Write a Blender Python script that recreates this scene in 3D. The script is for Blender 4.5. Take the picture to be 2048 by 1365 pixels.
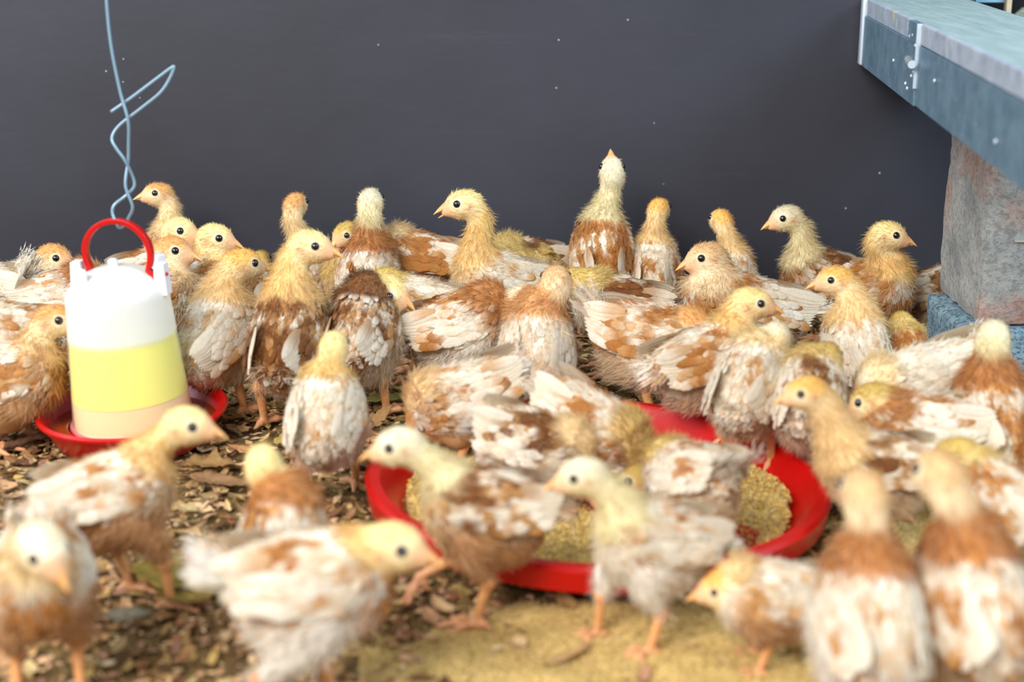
import bpy, math, random
import numpy as np
from mathutils import Vector, Matrix

sc = bpy.context.scene
for o in list(bpy.data.objects):
    bpy.data.objects.remove(o)

# ---------------------------------------------------------------- camera
W, H_IMG, F = 2048.0, 1365.0, 3000.0
PITCH = math.radians(16.5)
CAM_H = 0.60
cam_data = bpy.data.cameras.new('camera')
cam = bpy.data.objects.new('camera', cam_data)
sc.collection.objects.link(cam)
cam.location = (0, 0, CAM_H)
cam.rotation_euler = (math.pi / 2 - PITCH, 0, 0)
cam_data.sensor_width = 36.0
cam_data.lens = F / W * 36.0
cam_data.clip_start = 0.05
cam_data.dof.use_dof = True
cam_data.dof.focus_distance = 1.93
cam_data.dof.aperture_fstop = 3.4
sc.camera = cam
# ---------------------------------------------------------------- light and exposure
sc.view_settings.view_transform = 'Standard'
sc.view_settings.look = 'None'
sc.view_settings.exposure = 0.50
sc.view_settings.gamma = 1.0
sc.view_settings.use_curve_mapping = False
sc.cycles.max_bounces = 8
sc.cycles.diffuse_bounces = 4
sc.cycles.use_denoising = True
world = bpy.data.worlds.new('world')
sc.world = world
world.use_nodes = True
wb = world.node_tree.nodes['Background']
wb.inputs[0].default_value = (0.92, 0.96, 1.0, 1)
wb.inputs[1].default_value = 0.43


def area(name, loc, target, sx, sy, power, col):
    l = bpy.data.lights.new(name, 'AREA')
    l.shape = 'RECTANGLE'
    l.size, l.size_y = sx, sy
    l.energy = power
    l.color = col
    o = bpy.data.objects.new(name, l)
    sc.collection.objects.link(o)
    o.location = loc
    o.rotation_euler = (Vector(target) - Vector(loc)).to_track_quat('-Z', 'Y').to_euler()
    return o


# the open side of the coop, behind and to the left of the camera
area('daylight_opening', (-2.1, -1.9, 3.1), (-0.1, 1.6, 0.0), 2.6, 1.8, 215, (1.0, 0.955, 0.90))
# the open mesh window high on the right, bluish sky
area('window_daylight', (1.9, 0.9, 1.7), (0.6, 1.9, 0.3), 1.0, 0.9, 30, (0.62, 0.83, 1.0))
# unseen bluish fill added at the far left, grazing the wall
area('left_wall_fill', (-2.3, 1.2, 1.5), (-0.6, 2.2, 0.5), 1.0, 1.0, 20, (0.72, 0.86, 1.0))

FWD = np.array([0, math.cos(PITCH), -math.sin(PITCH)])
UP = np.array([0, math.sin(PITCH), math.cos(PITCH)])
RIGHT = np.array([1.0, 0, 0])
CAM = np.array([0, 0, CAM_H])


def ray(u, v):
    return FWD + (u - W / 2) / F * RIGHT - (v - H_IMG / 2) / F * UP


def at_Y(u, v, Y):
    d = ray(u, v)
    return CAM + d * (Y / d[1])


def at_z(u, v, z):
    d = ray(u, v)
    return CAM + d * ((z - CAM_H) / d[2])


# ---------------------------------------------------------------- colours and materials
def S(r, g, b):
    c = np.array([r, g, b], float) / 255
    return np.where(c <= 0.04045, c / 12.92, ((c + 0.055) / 1.055) ** 2.4)


class NT:
    def __init__(self, name):
        self.m = bpy.data.materials.new(name)
        self.m.use_nodes = True
        self.t = self.m.node_tree
        self.b = self.t.nodes['Principled BSDF']
        self.out = self.t.nodes['Material Output']

    def n(self, kind, **kw):
        nd = self.t.nodes.new(kind)
        for k, v in kw.items():
            if k.startswith('i_'):
                nd.inputs[k[2:].replace('_', ' ')].default_value = v
            else:
                setattr(nd, k, v)
        return nd

    def l(self, a, b):
        self.t.links.new(a, b)

    def ramp(self, fac, stops):
        r = self.n('ShaderNodeValToRGB')
        e = r.color_ramp.elements
        while len(e) < len(stops):
            e.new(0.5)
        for el, (p, c) in zip(e, stops):
            el.position = p
            el.color = (*c, 1)
        self.l(fac, r.inputs[0])
        return r.outputs[0]

    def noise(self, scale, detail=4, rough=0.6, vec=None):
        nd = self.n('ShaderNodeTexNoise')
        nd.inputs['Scale'].default_value = scale
        nd.inputs['Detail'].default_value = detail
        nd.inputs['Roughness'].default_value = rough
        if vec is not None:
            self.l(vec, nd.inputs['Vector'])
        return nd.outputs[0]

    def mix(self, fac, a, b, mode='MIX'):
        nd = self.n('ShaderNodeMix', data_type='RGBA', blend_type=mode)
        for sock, v in ((nd.inputs[0], fac), (nd.inputs[6], a), (nd.inputs[7], b)):
            if hasattr(v, 'is_linked'):
                self.l(v, sock)
            elif np.isscalar(v):
                sock.default_value = v
            else:
                sock.default_value = (*v, 1)
        return nd.outputs[2]

    def bump(self, h, strength, dist):
        nd = self.n('ShaderNodeBump')
        nd.inputs['Strength'].default_value = strength
        nd.inputs['Distance'].default_value = dist
        self.l(h, nd.inputs['Height'])
        self.l(nd.outputs[0], self.b.inputs['Normal'])

    def obj(self):
        return self.n('ShaderNodeTexCoord').outputs['Object']


def plain(name, col, rough=0.5, spec=0.5, metal=0.0, nscale=None, namt=0.15, bump=0.0):
    t = NT(name)
    c = tuple(col)
    if nscale:
        nz = t.noise(nscale, 4, 0.6, t.obj())
        dk = tuple(x * (1 - namt) for x in c)
        lt = tuple(min(1, x * (1 + namt)) for x in c)
        t.l(t.ramp(nz, [(0.3, dk), (0.7, lt)]), t.b.inputs['Base Color'])
        if bump:
            t.bump(nz, 0.5, bump)
    else:
        t.b.inputs['Base Color'].default_value = (*c, 1)
    t.b.inputs['Roughness'].default_value = rough
    t.b.inputs['Specular IOR Level'].default_value = spec
    t.b.inputs['Metallic'].default_value = metal
    return t.m


def feather_material(name, translucent, barbs):
    t = NT(name)
    col = t.n('ShaderNodeAttribute', attribute_name='Col').outputs['Color']
    if barbs:
        uv = t.n('ShaderNodeUVMap').outputs[0]
        sep = t.n('ShaderNodeSeparateXYZ')
        t.l(uv, sep.inputs[0])
        ab = t.n('ShaderNodeMath', operation='ABSOLUTE')
        t.l(sep.outputs[0], ab.inputs[0])
        ad = t.n('ShaderNodeMath', operation='MULTIPLY_ADD')
        t.l(ab.outputs[0], ad.inputs[0])
        ad.inputs[1].default_value = -0.30
        t.l(sep.outputs[1], ad.inputs[2])
        ml = t.n('ShaderNodeMath', operation='MULTIPLY')
        t.l(ad.outputs[0], ml.inputs[0])
        ml.inputs[1].default_value = 150
        sn = t.n('ShaderNodeMath', operation='SINE')
        t.l(ml.outputs[0], sn.inputs[0])
        sh = t.ramp(ab.outputs[0], [(0.0, (0.80, 0.78, 0.74)), (0.10, (1, 1, 1)), (0.70, (1, 1, 1)), (1.0, (0.90, 0.80, 0.66))])
        col = t.mix(0.9, col, sh, 'MULTIPLY')
        t.bump(sn.outputs[0], 0.25, 0.0004)
    nz = t.noise(260, 3, 0.6, t.obj())
    col = t.mix(1.0, col, t.ramp(nz, [(0.3, (0.92, 0.90, 0.86)), (0.65, (1.04, 1.04, 1.04))]), 'MULTIPLY')
    t.l(col, t.b.inputs['Base Color'])
    t.b.inputs['Roughness'].default_value = 0.62
    t.b.inputs['Specular IOR Level'].default_value = 0.25
    t.b.inputs['Sheen Weight'].default_value = 0.12
    tr = t.n('ShaderNodeBsdfTranslucent')
    t.l(col, tr.inputs[0])
    mx = t.n('ShaderNodeMixShader')
    mx.inputs[0].default_value = translucent
    t.l(t.b.outputs[0], mx.inputs[1])
    t.l(tr.outputs[0], mx.inputs[2])
    t.l(mx.outputs[0], t.out.inputs['Surface'])
    return t.m


def skin_material(name, scales, rough):
    t = NT(name)
    col = t.n('ShaderNodeAttribute', attribute_name='Col').outputs['Color']
    t.l(col, t.b.inputs['Base Color'])
    t.b.inputs['Roughness'].default_value = rough
    t.b.inputs['Subsurface Weight'].default_value = 0.15
    t.b.inputs['Subsurface Radius'].default_value = (0.004, 0.002, 0.001)
    v = t.n('ShaderNodeTexVoronoi')
    v.inputs['Scale'].default_value = scales
    t.l(t.obj(), v.inputs['Vector'])
    t.bump(v.outputs[0], 0.5, 0.0006)
    return t.m


M_feather = feather_material('feather_vanes', 0.32, True)
M_down = feather_material('down_fluff', 0.35, False)
M_skin = skin_material('down_covered_skin', 300, 0.75)
M_leg = skin_material('scaly_leg_skin', 420, 0.45)
M_beak = skin_material('beak_horn', 500, 0.33)
M_eye = plain('glossy_black_eye', S(12, 10, 12), 0.04, 0.9)

# ---------------------------------------------------------------- mesh helpers
COLL = sc.collection


def mkmesh(name, verts, faces, mat, parent=None, col=None, uv=None, smooth=True, fmat=None):
    """verts (n,3); faces: list of int arrays (m,k); col (n,3); uv (n,2)."""
    me = bpy.data.meshes.new(name)
    verts = np.asarray(verts, np.float32)
    me.vertices.add(len(verts))
    me.vertices.foreach_set('co', verts.ravel())
    faces = [np.asarray(f, np.int32) for f in faces if len(f)]
    nl = sum(f.size for f in faces)
    npoly = sum(len(f) for f in faces)
    li = np.concatenate([f.ravel() for f in faces])
    tot = np.concatenate([np.full(len(f), f.shape[1], np.int32) for f in faces])
    st = np.concatenate([[0], np.cumsum(tot)[:-1]]).astype(np.int32)
    me.loops.add(nl)
    me.loops.foreach_set('vertex_index', li)
    me.polygons.add(npoly)
    me.polygons.foreach_set('loop_start', st)
    me.polygons.foreach_set('loop_total', tot)
    me.polygons.foreach_set('use_smooth', np.full(npoly, smooth))
    if fmat is not None:
        me.polygons.foreach_set('material_index', np.asarray(fmat, np.int32))
    if col is not None:
        ca = me.color_attributes.new('Col', 'FLOAT_COLOR', 'POINT')
        c4 = np.ones((len(verts), 4), np.float32)
        c4[:, :3] = col
        ca.data.foreach_set('color', c4.ravel())
    if uv is not None:
        ul = me.uv_layers.new(name='UVMap')
        ul.data.foreach_set('uv', np.asarray(uv, np.float32)[li].ravel())
    for m in (mat if isinstance(mat, (list, tuple)) else [mat]):
        me.materials.append(m)
    me.update(calc_edges=True)
    me.validate()
    o = bpy.data.objects.new(name, me)
    COLL.objects.link(o)
    if parent is not None:
        o.parent = parent
    return o


class MB:
    """collects shapes and links them as ONE mesh"""

    def __init__(self):
        self.v, self.q, self.t, self.n = [], [], [], 0

    def add(self, v, quads=(), tris=()):
        self.v.append(np.asarray(v, float))
        if len(quads):
            self.q.append(np.asarray(quads) + self.n)
        if len(tris):
            self.t.append(np.asarray(tris) + self.n)
        self.n += len(v)

    def grid(self, P, closed_u=False, closed_v=False):
        """P (a,b,3) -> quads"""
        a, b = P.shape[:2]
        idx = np.arange(a * b).reshape(a, b)
        A = np.vstack([idx, idx[:1]]) if closed_u else idx
        if closed_v:
            A = np.hstack([A, A[:, :1]])
        q = np.stack([A[:-1, :-1], A[1:, :-1], A[1:, 1:], A[:-1, 1:]], -1).reshape(-1, 4)
        self.add(P.reshape(-1, 3), q)

    def lathe(self, prof, n=48, c=(0, 0, 0)):
        prof = np.asarray(prof, float)
        a = np.linspace(0, 2 * np.pi, n, endpoint=False)
        P = np.stack([prof[:, None, 0] * np.cos(a) + c[0], prof[:, None, 0] * np.sin(a) + c[1],
                      prof[:, None, 1] + 0 * a + c[2]], -1)
        self.grid(P, closed_v=True)

    def tube(self, pts, r, n=8, caps=True):
        pts = np.asarray(pts, float)
        k = len(pts)
        r = np.broadcast_to(r, (k,)).astype(float)
        T = np.gradient(pts, axis=0)
        T /= np.linalg.norm(T, axis=1)[:, None] + 1e-12
        ref = np.array([0, 0, 1.0]) if abs(T[0, 2]) < 0.9 else np.array([1.0, 0, 0])
        U = np.cross(T[0], ref)
        U /= np.linalg.norm(U)
        a = np.linspace(0, 2 * np.pi, n, endpoint=False)
        rings = []
        for i in range(k):
            U = U - T[i] * (U @ T[i])
            U /= np.linalg.norm(U)
            V = np.cross(T[i], U)
            rings.append(pts[i] + r[i] * (np.cos(a)[:, None] * U + np.sin(a)[:, None] * V))
        if caps:
            rings = [np.repeat(pts[:1], n, 0)] + rings + [np.repeat(pts[-1:], n, 0)]
        self.grid(np.array(rings), closed_v=True)

    def hexa(self, c8):
        """8 corners: bottom 4 ccw, top 4 ccw"""
        self.add(c8, [[0, 3, 2, 1], [4, 5, 6, 7], [0, 1, 5, 4], [1, 2, 6, 5], [2, 3, 7, 6], [3, 0, 4, 7]])

    def box(self, x0, x1, y0, y1, z0, z1):
        self.hexa([(x0, y0, z0), (x1, y0, z0), (x1, y1, z0), (x0, y1, z0), (x0, y0, z1), (x1, y0, z1), (x1, y1, z1), (x0, y1, z1)])

    def sphere(self, c, r, n=10, m=14):
        c = np.asarray(c)
        th = np.linspace(0, np.pi, n)
        a = np.linspace(0, 2 * np.pi, m, endpoint=False)
        r = np.broadcast_to(r, (3,))
        P = np.stack([np.sin(th)[:, None] * np.cos(a), np.sin(th)[:, None] * np.sin(a), np.cos(th)[:, None] + 0 * a], -1) * r + c
        self.grid(P, closed_v=True)

    def build(self, name, mat, parent=None, smooth=True, col=None, bevel=0, loc=None, autosmooth=None):
        V = np.concatenate(self.v)
        if loc is not None:
            V = V - np.asarray(loc)
        faces = []
        if self.q:
            faces.append(np.concatenate(self.q))
        if self.t:
            faces.append(np.concatenate(self.t))
        o = mkmesh(name, V, faces, mat, parent, smooth=smooth, col=col)
        if loc is not None and parent is None:
            o.location = tuple(loc)
        if bevel:
            b = o.modifiers.new('bevel', 'BEVEL')
            b.width = bevel
            b.segments = 3
            b.limit_method = 'ANGLE'
            b.angle_limit = math.radians(35)
        if autosmooth:
            es = o.modifiers.new('edges', 'EDGE_SPLIT')
            es.split_angle = math.radians(autosmooth)
        return o


def tag(o, label=None, cat=None, group=None, kind=None):
    for k, v in (('label', label), ('category', cat), ('group', group), ('kind', kind)):
        if v:
            o[k] = v
    return o


def empty(name, loc, rz=0.0):
    o = bpy.data.objects.new(name, None)
    COLL.objects.link(o)
    o.location = tuple(loc)
    o.rotation_euler = (0, 0, rz)
    o.empty_display_size = 0.02
    return o


# value noise ---------------------------------------------------------------
_rs = np.random.RandomState(7)
_tab = _rs.rand(64, 64, 64).astype(np.float32)


def vnoise(p):
    i = np.floor(p).astype(int)
    f = p - i
    f = f * f * (3 - 2 * f)
    i0, i1 = i & 63, (i + 1) & 63
    r = 0
    for dx in (0, 1):
        wx = f[:, 0] if dx else 1 - f[:, 0]
        for dy in (0, 1):
            wy = f[:, 1] if dy else 1 - f[:, 1]
            for dz in (0, 1):
                wz = f[:, 2] if dz else 1 - f[:, 2]
                r = r + wx * wy * wz * _tab[(i1 if dx else i0)[:, 0], (i1 if dy else i0)[:, 1], (i1 if dz else i0)[:, 2]]
    return r


def fbm(p, oct=3):
    s, a, t = 0, 1.0, 0
    for k in range(oct):
        s = s + a * vnoise(p * 2 ** k + 17.3 * k)
        t += a
        a *= 0.5
    return s / t


def sstep(a, b, x):
    t = np.clip((x - a) / (b - a), 0, 1)
    return t * t * (3 - 2 * t)


def nrm(v):
    v = np.asarray(v, float)
    return v / (np.linalg.norm(v, axis=-1, keepdims=True) + 1e-12)


# ---------------------------------------------------------------- setting
WALL_Y = 2.20


def make_wall():
    t = NT('charcoal_painted_plaster')
    o = t.obj()
    big = t.noise(2.2, 5, 0.6, o)
    c = t.ramp(big, [(0.3, tuple(S(48, 48, 55))), (0.7, tuple(S(57, 58, 68)))])
    v = t.n('ShaderNodeTexVoronoi')
    v.inputs['Scale'].default_value = 34
    t.l(o, v.inputs['Vector'])
    spk = t.ramp(v.outputs[0], [(0.035, (0.8, 0.8, 0.8)), (0.06, (0, 0, 0))])
    sel = t.ramp(t.noise(6, 2, 0.5, o), [(0.52, (0, 0, 0)), (0.58, (1, 1, 1))])
    m = t.mix(1.0, spk, sel, 'MULTIPLY')
    c = t.mix(m, c, tuple(S(175, 175, 180)))
    # long faint scrapes
    mp = t.n('ShaderNodeMapping')
    mp.inputs['Scale'].default_value = (2.0, 1, 22)
    mp.inputs['Rotation'].default_value = (0, 0.15, 0)
    t.l(o, mp.inputs[0])
    sc_ = t.ramp(t.noise(2.0, 6, 0.7, mp.outputs[0]), [(0.62, (0, 0, 0)), (0.80, (0.10, 0.10, 0.10))])
    c = t.mix(sc_, c, tuple(S(120, 120, 128)))
    t.l(c, t.b.inputs['Base Color'])
    t.b.inputs['Roughness'].default_value = 0.42
    t.b.inputs['Specular IOR Level'].default_value = 0.5
    mp2 = t.n('ShaderNodeMapping')
    mp2.inputs['Scale'].default_value = (1, 1, 2.0)
    t.l(o, mp2.inputs[0])
    h1 = t.noise(9, 4, 0.55, mp2.outputs[0])
    h2 = t.noise(120, 2, 0.5, o)
    ad = t.n('ShaderNodeMath', operation='MULTIPLY_ADD')
    t.l(h2, ad.inputs[0])
    ad.inputs[1].default_value = 0.12
    t.l(h1, ad.inputs[2])
    t.bump(ad.outputs[0], 0.22, 0.003)
    b = MB()
    # a wall with thickness and a slightly uneven skin
    xs = np.linspace(-1.6, 0.665, 120)
    zs = np.linspace(-0.02, 1.3, 70)
    X, Z = np.meshgrid(xs, zs, indexing='ij')
    Yd = WALL_Y + 0.004 * (fbm(np.stack([X.ravel() * 5, Z.ravel() * 5, 0 * X.ravel()], -1)) - 0.5).reshape(X.shape)
    b.grid(np.stack([X, Yd, Z], -1))
    b.box(-1.6, 0.665, WALL_Y + 0.004, WALL_Y + 0.15, -0.02, 1.3)
    w = b.build('wall_back', t.m)
    tag(w, kind='structure')
    # the lower part of the wall continues under the counter
    b = MB()
    b.box(0.665, 1.7, WALL_Y, WALL_Y + 0.15, -0.02, 0.40)
    tag(b.build('wall_right', t.m), kind='structure')


def make_floor():
    t = NT('litter_soil')
    o = t.obj()
    c = t.ramp(t.noise(60, 6, 0.7, o), [(0.3, tuple(S(70, 54, 36))), (0.5, tuple(S(120, 96, 62))), (0.68, tuple(S(160, 130, 82)))])
    t.l(c, t.b.inputs['Base Color'])
    t.b.inputs['Roughness'].default_value = 0.95
    t.b.inputs['Specular IOR Level'].default_value = 0.1
    t.bump(t.noise(150, 5, 0.7, o), 0.8, 0.004)
    xs = np.linspace(-1.7, 1.7, 240)
    ys = np.linspace(0.3, 2.35, 160)
    X, Y = np.meshgrid(xs, ys, indexing='ij')
    Z = floor_h(X.ravel(), Y.ravel()).reshape(X.shape)
    b = MB()
    b.grid(np.stack([X, Y, Z], -1))
    tag(b.build('floor', t.m), kind='structure')


def floor_h(x, y):
    x, y = np.atleast_1d(x), np.atleast_1d(y)
    return 0.007 * (fbm(np.stack([x * 9, y * 9, 0 * x + 3], -1)) - 0.55)


TRAY_C = at_z(1192, 950, 0.042)
TRAY_R = 0.2285
DRINK_C = at_z(267, 816, 0.045)


def litter_cards(name, n, region, smin, smax, palette, seed, zj=0.006, weight=None, thick=False, label=None):
    """curled irregular flakes scattered on the floor, one object of stuff"""
    rs = np.random.RandomState(seed)
    x = rs.uniform(region[0], region[1], n)
    y = rs.uniform(region[2], region[3], n)
    keep = np.hypot(x - TRAY_C[0], y - TRAY_C[1]) > 0.205
    if weight is not None:
        keep &= rs.rand(n) < weight(x, y)
    x, y = x[keep], y[keep]
    n = len(x)
    L = smin + (smax - smin) * rs.rand(n) ** 2.2
    wd = L * rs.uniform(0.25, 0.8, n)
    yaw = rs.uniform(0, 2 * np.pi, n)
    tiltx, tilty = rs.normal(0, 0.28, n), rs.normal(0, 0.22, n)
    z = floor_h(x, y) + 0.0015 + rs.rand(n) * zj + L * 0.08
    K, R = 5, 3
    s = np.linspace(-1, 1, K)
    prof = (1 - np.abs(s) ** 2.2) * 0.9 + 0.12
    P = np.zeros((n, K, R, 3))
    irregular = rs.uniform(0.65, 1.25, (n, K, R))
    curl = rs.normal(0, 0.25, n)
    for i in range(K):
        for j in range(R):
            side = j - 1
            lx = s[i] * L / 2
            ly = side * wd / 2 * prof[i] * irregular[:, i, j]
            lz = curl * L * (s[i] ** 2) * 0.5 + abs(side) * wd * 0.12 * np.sign(curl)
            # tilt
            lz2 = lz + lx * np.tan(tiltx) * 0.6 + ly * np.tan(tilty) * 0.6
            P[:, i, j, 0] = x + lx * np.cos(yaw) - ly * np.sin(yaw)
            P[:, i, j, 1] = y + lx * np.sin(yaw) + ly * np.cos(yaw)
            P[:, i, j, 2] = np.maximum(z + lz2, 0.0005)
    base = np.arange(n)[:, None, None] * (K * R)
    idx = np.arange(K * R).reshape(K, R)
    q = np.stack([idx[:-1, :-1], idx[1:, :-1], idx[1:, 1:], idx[:-1, 1:]], -1).reshape(-1, 4)
    quads = (base + q[None]).reshape(-1, 4)
    pal = np.array([S(*c) for c in palette])
    c = pal[rs.randint(0, len(pal), n)] * rs.uniform(0.7, 1.25, (n, 1))
    # drift of tone over the floor
    tone = fbm(np.stack([x * 4, y * 4, 0 * x + 9], -1), 2)
    olive = sstep(0.48, 0.62, tone)[:, None]
    c = c * (1 - olive * 0.45) + olive * 0.45 * S(158, 134, 70)
    col = np.repeat(np.clip(c, 0, 1), K * R, 0)
    o = mkmesh(name, P.reshape(-1, 3), [quads], M_litter, col=col, smooth=False)
    return tag(o, label, 'litter' if label else None, kind='stuff')


t_ = NT('dry_leaf_flakes')
t_c = t_.n('ShaderNodeAttribute', attribute_name='Col').outputs['Color']
t_n = t_.ramp(t_.noise(130, 4, 0.7, t_.obj()), [(0.25, (0.6, 0.58, 0.55)), (0.7, (1.15, 1.15, 1.15))])
t_.l(t_.mix(1.0, t_c, t_n, 'MULTIPLY'), t_.b.inputs['Base Color'])
t_.b.inputs['Roughness'].default_value = 0.8
t_.b.inputs['Specular IOR Level'].default_value = 0.25
M_litter = t_.m


def crumbs(name, P, size, palette, seed, label, parent=None, mat=None):
    """little angular granules, one object"""
    rs = np.random.RandomState(seed)
    n = len(P)
    octa = np.array([(1, 0, 0), (-1, 0, 0), (0, 1, 0), (0, -1, 0), (0, 0, 1), (0, 0, -1)], float)
    tr = np.array([(0, 2, 4), (2, 1, 4), (1, 3, 4), (3, 0, 4), (2, 0, 5), (1, 2, 5), (3, 1, 5), (0, 3, 5)])
    sz = size * rs.uniform(0.5, 1.4, (n, 1, 1))
    V = octa[None] * sz * rs.uniform(0.6, 1.3, (n, 6, 1))
    a = rs.uniform(0, 6.28, n)
    ca, sa = np.cos(a)[:, None], np.sin(a)[:, None]
    V = np.stack([V[..., 0] * ca - V[..., 1] * sa, V[..., 0] * sa + V[..., 1] * ca, V[..., 2]], -1)
    V = V + P[:, None, :]
    T = (np.arange(n)[:, None, None] * 6 + tr[None]).reshape(-1, 3)
    pal = np.array([S(*c) for c in palette])
    c = pal[rs.randint(0, len(pal), n)] * rs.uniform(0.75, 1.2, (n, 1))
    o = mkmesh(name, V.reshape(-1, 3), [T], mat or M_litter, parent, col=np.repeat(np.clip(c, 0, 1), 6, 0), smooth=False)
    return tag(o, label, 'feed' if label and parent is None else None, kind='stuff')


BROWNS = [(204, 160, 120), (216, 184, 140), (160, 122, 78), (188, 148, 98), (134, 96, 60), (206, 170, 116), (106, 76, 48), (178, 134, 94), (196, 164, 96), (150, 128, 88), (214, 188, 136), (160, 110, 76), (182, 136, 108)]


def spill(x, y):
    """where feed crumbs lie thick on the floor: in front of and right of the tray"""
    d = np.exp(-(((x - 0.16) / 0.26) ** 2 + ((y - 1.09) / 0.13) ** 2))
    d2 = 0.8 * np.exp(-(((x - 0.42) / 0.10) ** 2 + ((y - 1.28) / 0.20) ** 2))
    return np.clip(1.4 * np.maximum(d, d2), 0, 1)


def feed_h(x, y):
    d = spill(x, y)
    n = fbm(np.stack([x * 22, y * 22, 0 * x + 5], -1), 4)
    return floor_h(x, y) + 0.016 * (d * 0.9 + n * 0.9 - 0.78) * (d > 0.12)


M_meal = plain('sandy_meal', S(212, 182, 116), 0.95, 0.1, nscale=300, namt=0.30, bump=0.002)


def make_litter():
    reg = (-1.0, 1.05, 0.80, 2.2)
    litter_cards('leaf_litter', 27000, reg, 0.006, 0.028, BROWNS, 3, 0.006, lambda x, y: 1 - 0.80 * spill(x, y),
                 label='crushed brown and tan leaf litter spread over the whole floor')
    litter_cards('wood_shavings', 19000, reg, 0.004, 0.012, [(222, 190, 146), (206, 164, 112), (232, 206, 168), (200, 156, 110), (214, 168, 136)], 5, 0.008,
                 lambda x, y: (0.25 + 0.75 * (y < 1.35)) * (1 - 0.6 * spill(x, y)), label='pale small wood shavings mixed in with the leaf litter')
    rs = np.random.RandomState(11)
    x = rs.uniform(-1.0, 1.0, 330000)
    y = rs.uniform(0.80, 1.9, 330000)
    k = (rs.rand(330000) < 0.02 + 0.98 * spill(x, y)) & (np.hypot(x - TRAY_C[0], y - TRAY_C[1]) > 0.20)
    x, y = x[k][:60000], y[k][:60000]
    # the drift of meal itself, a low uneven layer
    gx, gy = np.linspace(-0.35, 0.85, 300), np.linspace(0.78, 1.72, 240)
    X, Y = np.meshgrid(gx, gy, indexing='ij')
    Z = feed_h(X.ravel(), Y.ravel())
    base = floor_h(X.ravel(), Y.ravel())
    idx = np.arange(X.size).reshape(X.shape)
    q = np.stack([idx[:-1, :-1], idx[1:, :-1], idx[1:, 1:], idx[:-1, 1:]], -1).reshape(-1, 4)
    vis = (Z > base + 0.0006) & (np.hypot(X.ravel() - TRAY_C[0], Y.ravel() - TRAY_C[1]) > 0.19)
    drift = mkmesh('feed_drift', np.stack([X.ravel(), Y.ravel(), Z], -1), [q[vis[q].any(1)]], M_meal)
    P = np.stack([x, y, feed_h(x, y) + rs.rand(len(x)) * 0.0015], -1)
    drift.parent = crumbs('spilled_feed', P, 0.00095, [(206, 178, 118), (188, 158, 98), (222, 198, 146), (168, 136, 86), (200, 176, 100)], 12,
           'fine sandy feed crumbs spilled on the floor in front of the feeding tray')


def big_leaf(name, u, v, L, wd, yaw, col, label, curl=0.15, lobes=0, cat='leaf', grp=None):
    p = at_z(u, v, 0.012)
    rs = np.random.RandomState(int(u * 7 + v))
    n, m = 17, 9
    s = np.linspace(0, 1, n)
    prof = np.sin(np.pi * s ** 0.8) ** 0.75 + 0.03
    prof = prof * (1 + 0.12 * rs.randn(n)) * (1 + (0.35 * np.sin(s * np.pi * lobes) if lobes else 0))
    P = np.zeros((n, m, 3))
    for j in range(m):
        w = (j / (m - 1) * 2 - 1)
        P[:, j, 0] = (s - 0.5) * L
        P[:, j, 1] = w * wd / 2 * prof
        P[:, j, 2] = curl * L * ((s - 0.5) ** 2) + abs(w) * wd * 0.16 * prof + 0.001 * rs.randn(n) + 0.012
    b = MB()
    b.grid(P)
    stem = [(L * (-0.5 - 0.22 * k), 0.004 * k, 0.012 + curl * L * 0.25 - 0.004 * k) for k in (0, 0.5, 1)]
    o = b.build(name, plain(name + '_tissue', S(*col), 0.75, 0.3, nscale=60, namt=0.28, bump=0.001))
    so = o.modifiers.new('thick', 'SOLIDIFY')
    so.thickness = 0.0006
    o.location = (p[0], p[1], 0.0)
    o.rotation_euler = (0, 0, yaw)
    b2 = MB()
    b2.tube(stem, [0.0011, 0.0009, 0.0008], 6)
    b2.build('leaf_stem', plain('leaf_stem_brown', S(110, 80, 50), 0.8), o)
    tag(o, label, cat, grp or 'dry leaves lying loose on the litter')


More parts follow.
